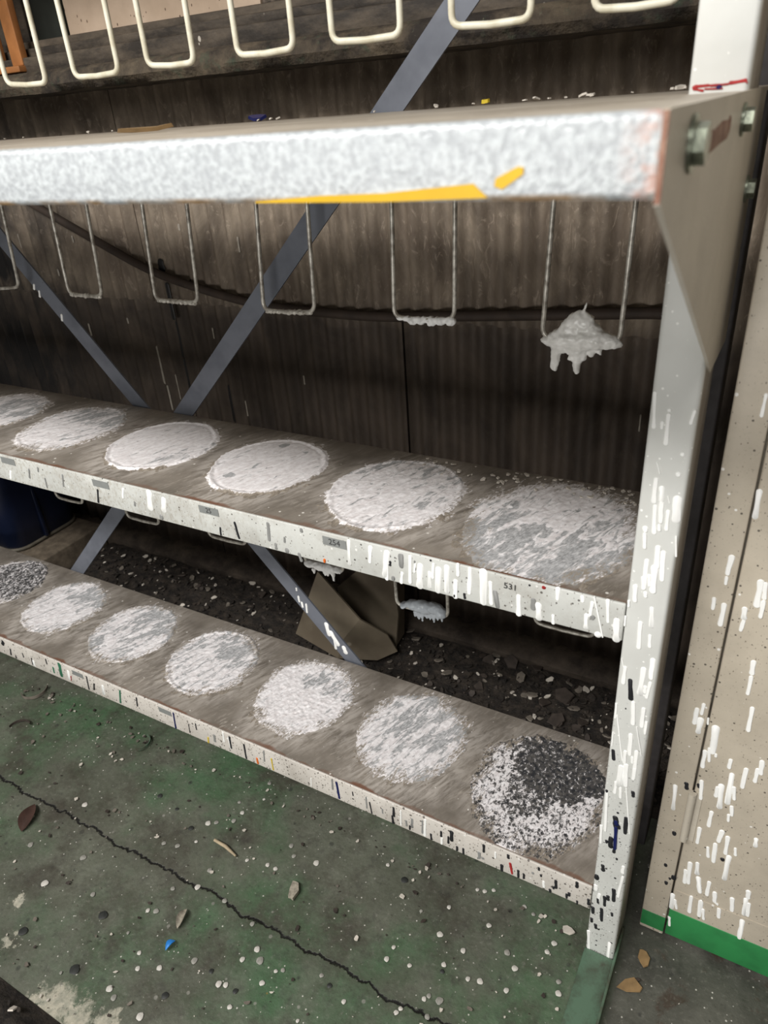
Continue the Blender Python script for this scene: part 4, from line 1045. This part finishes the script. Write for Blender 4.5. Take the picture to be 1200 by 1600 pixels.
# curled shavings near the low shelf
def curl_mesh(R, a0, a1, wd):
    m = MB(); vs = []
    for i in range(13):
        a = a0 + (a1 - a0) * i / 12
        for s_ in (0, 1): vs.append((R * math.cos(a), R * math.sin(a), wd * s_ + .0005)); vs.append((R * 1.06 * math.cos(a), R * 1.06 * math.sin(a), wd * s_ + .0005))
    fs = []
    for i in range(12):
        q = 4 * i; w_ = q + 4
        fs += [(q, w_, w_ + 2, q + 2), (q + 1, q + 3, w_ + 3, w_ + 1), (q + 2, w_ + 2, w_ + 3, q + 3), (q, q + 1, w_ + 1, w_)]
    m.add(vs, fs, 0, True); return m
single('paint_curl', curl_mesh(.03, -2.2, .9, .008), M['chip_grey'], fxy(55, 1080), 0, 'grey curled paint shaving on the floor under the low shelf edge', 'paint curl')
single('paint_curl', curl_mesh(.022, -1.2, 1.6, .007), M['rail'], fxy(220, 1162), 0, 'green curled paint shaving on the floor in front of the low shelf', 'paint curl')
single('paint_curl', curl_mesh(.025, 0, 2.4, .006), M['chip_dark'], fxy(30, 1140), 1, 'dark curled paint shaving on the floor at the left', 'paint curl')
# crumbs on the green floor
def clear(r):
    while True:
        X, Y = r.uniform(-1.55, .2), r.uniform(-.5, -.01)
        if abs(X + .02) > .035: return X, Y
cm = MB(); scatter_mesh(cm, 420, clear, 15, .0012, .0065, 3, lambda X, Y: 0.0006, .15)
scatter_mesh(cm, 120, lambda r: (r.uniform(-1.5, -.06), -.005 + .03 * r.random()), 16, .002, .007, 3, lambda X, Y: 0.0006, .2)
tag(cm.build('floor_crumbs', [M['chip_dark'], M['chip_grey'], M['chip_white']]), 'scattered grit and tiny paint crumbs on the green floor', 'crumbs', kind='stuff')
# litter heap at the lower left corner
hp = MB(); nn = 30; vs = []
hx, hy = -.88, -.605
for j in range(nn + 1):
    for i in range(nn + 1):
        X = hx - .25 + .5 * i / nn; Y = hy - .12 + .24 * j / nn
        e = min(sst(.0, .08, .25 - abs(X - hx)), sst(0, .04, .12 - abs(Y - hy)))
        vs.append((X, Y, float(.002 + e * (.012 + .02 * fbm(X * 40, Y * 40, 5))) if e > .02 else .0005))
hp.add(vs, [(j * (nn + 1) + i, j * (nn + 1) + i + 1, (j + 1) * (nn + 1) + i + 1, (j + 1) * (nn + 1) + i) for j in range(nn) for i in range(nn)], 0, True)
scatter_mesh(hp, 170, lambda r: (hx + r.uniform(-.22, .22), hy + r.uniform(-.1, .1)), 18, .004, .016, 3, lambda X, Y: .02, .6)
for i in range(len(hp.mi)):
    pass
tag(hp.build('litter_heap', [M['soil'], M['chip_dark'], M['chip_white']]), 'heap of dark dirt and white paint flakes in the lower left corner', 'litter', kind='stuff')
# pale paint spill beside the heap
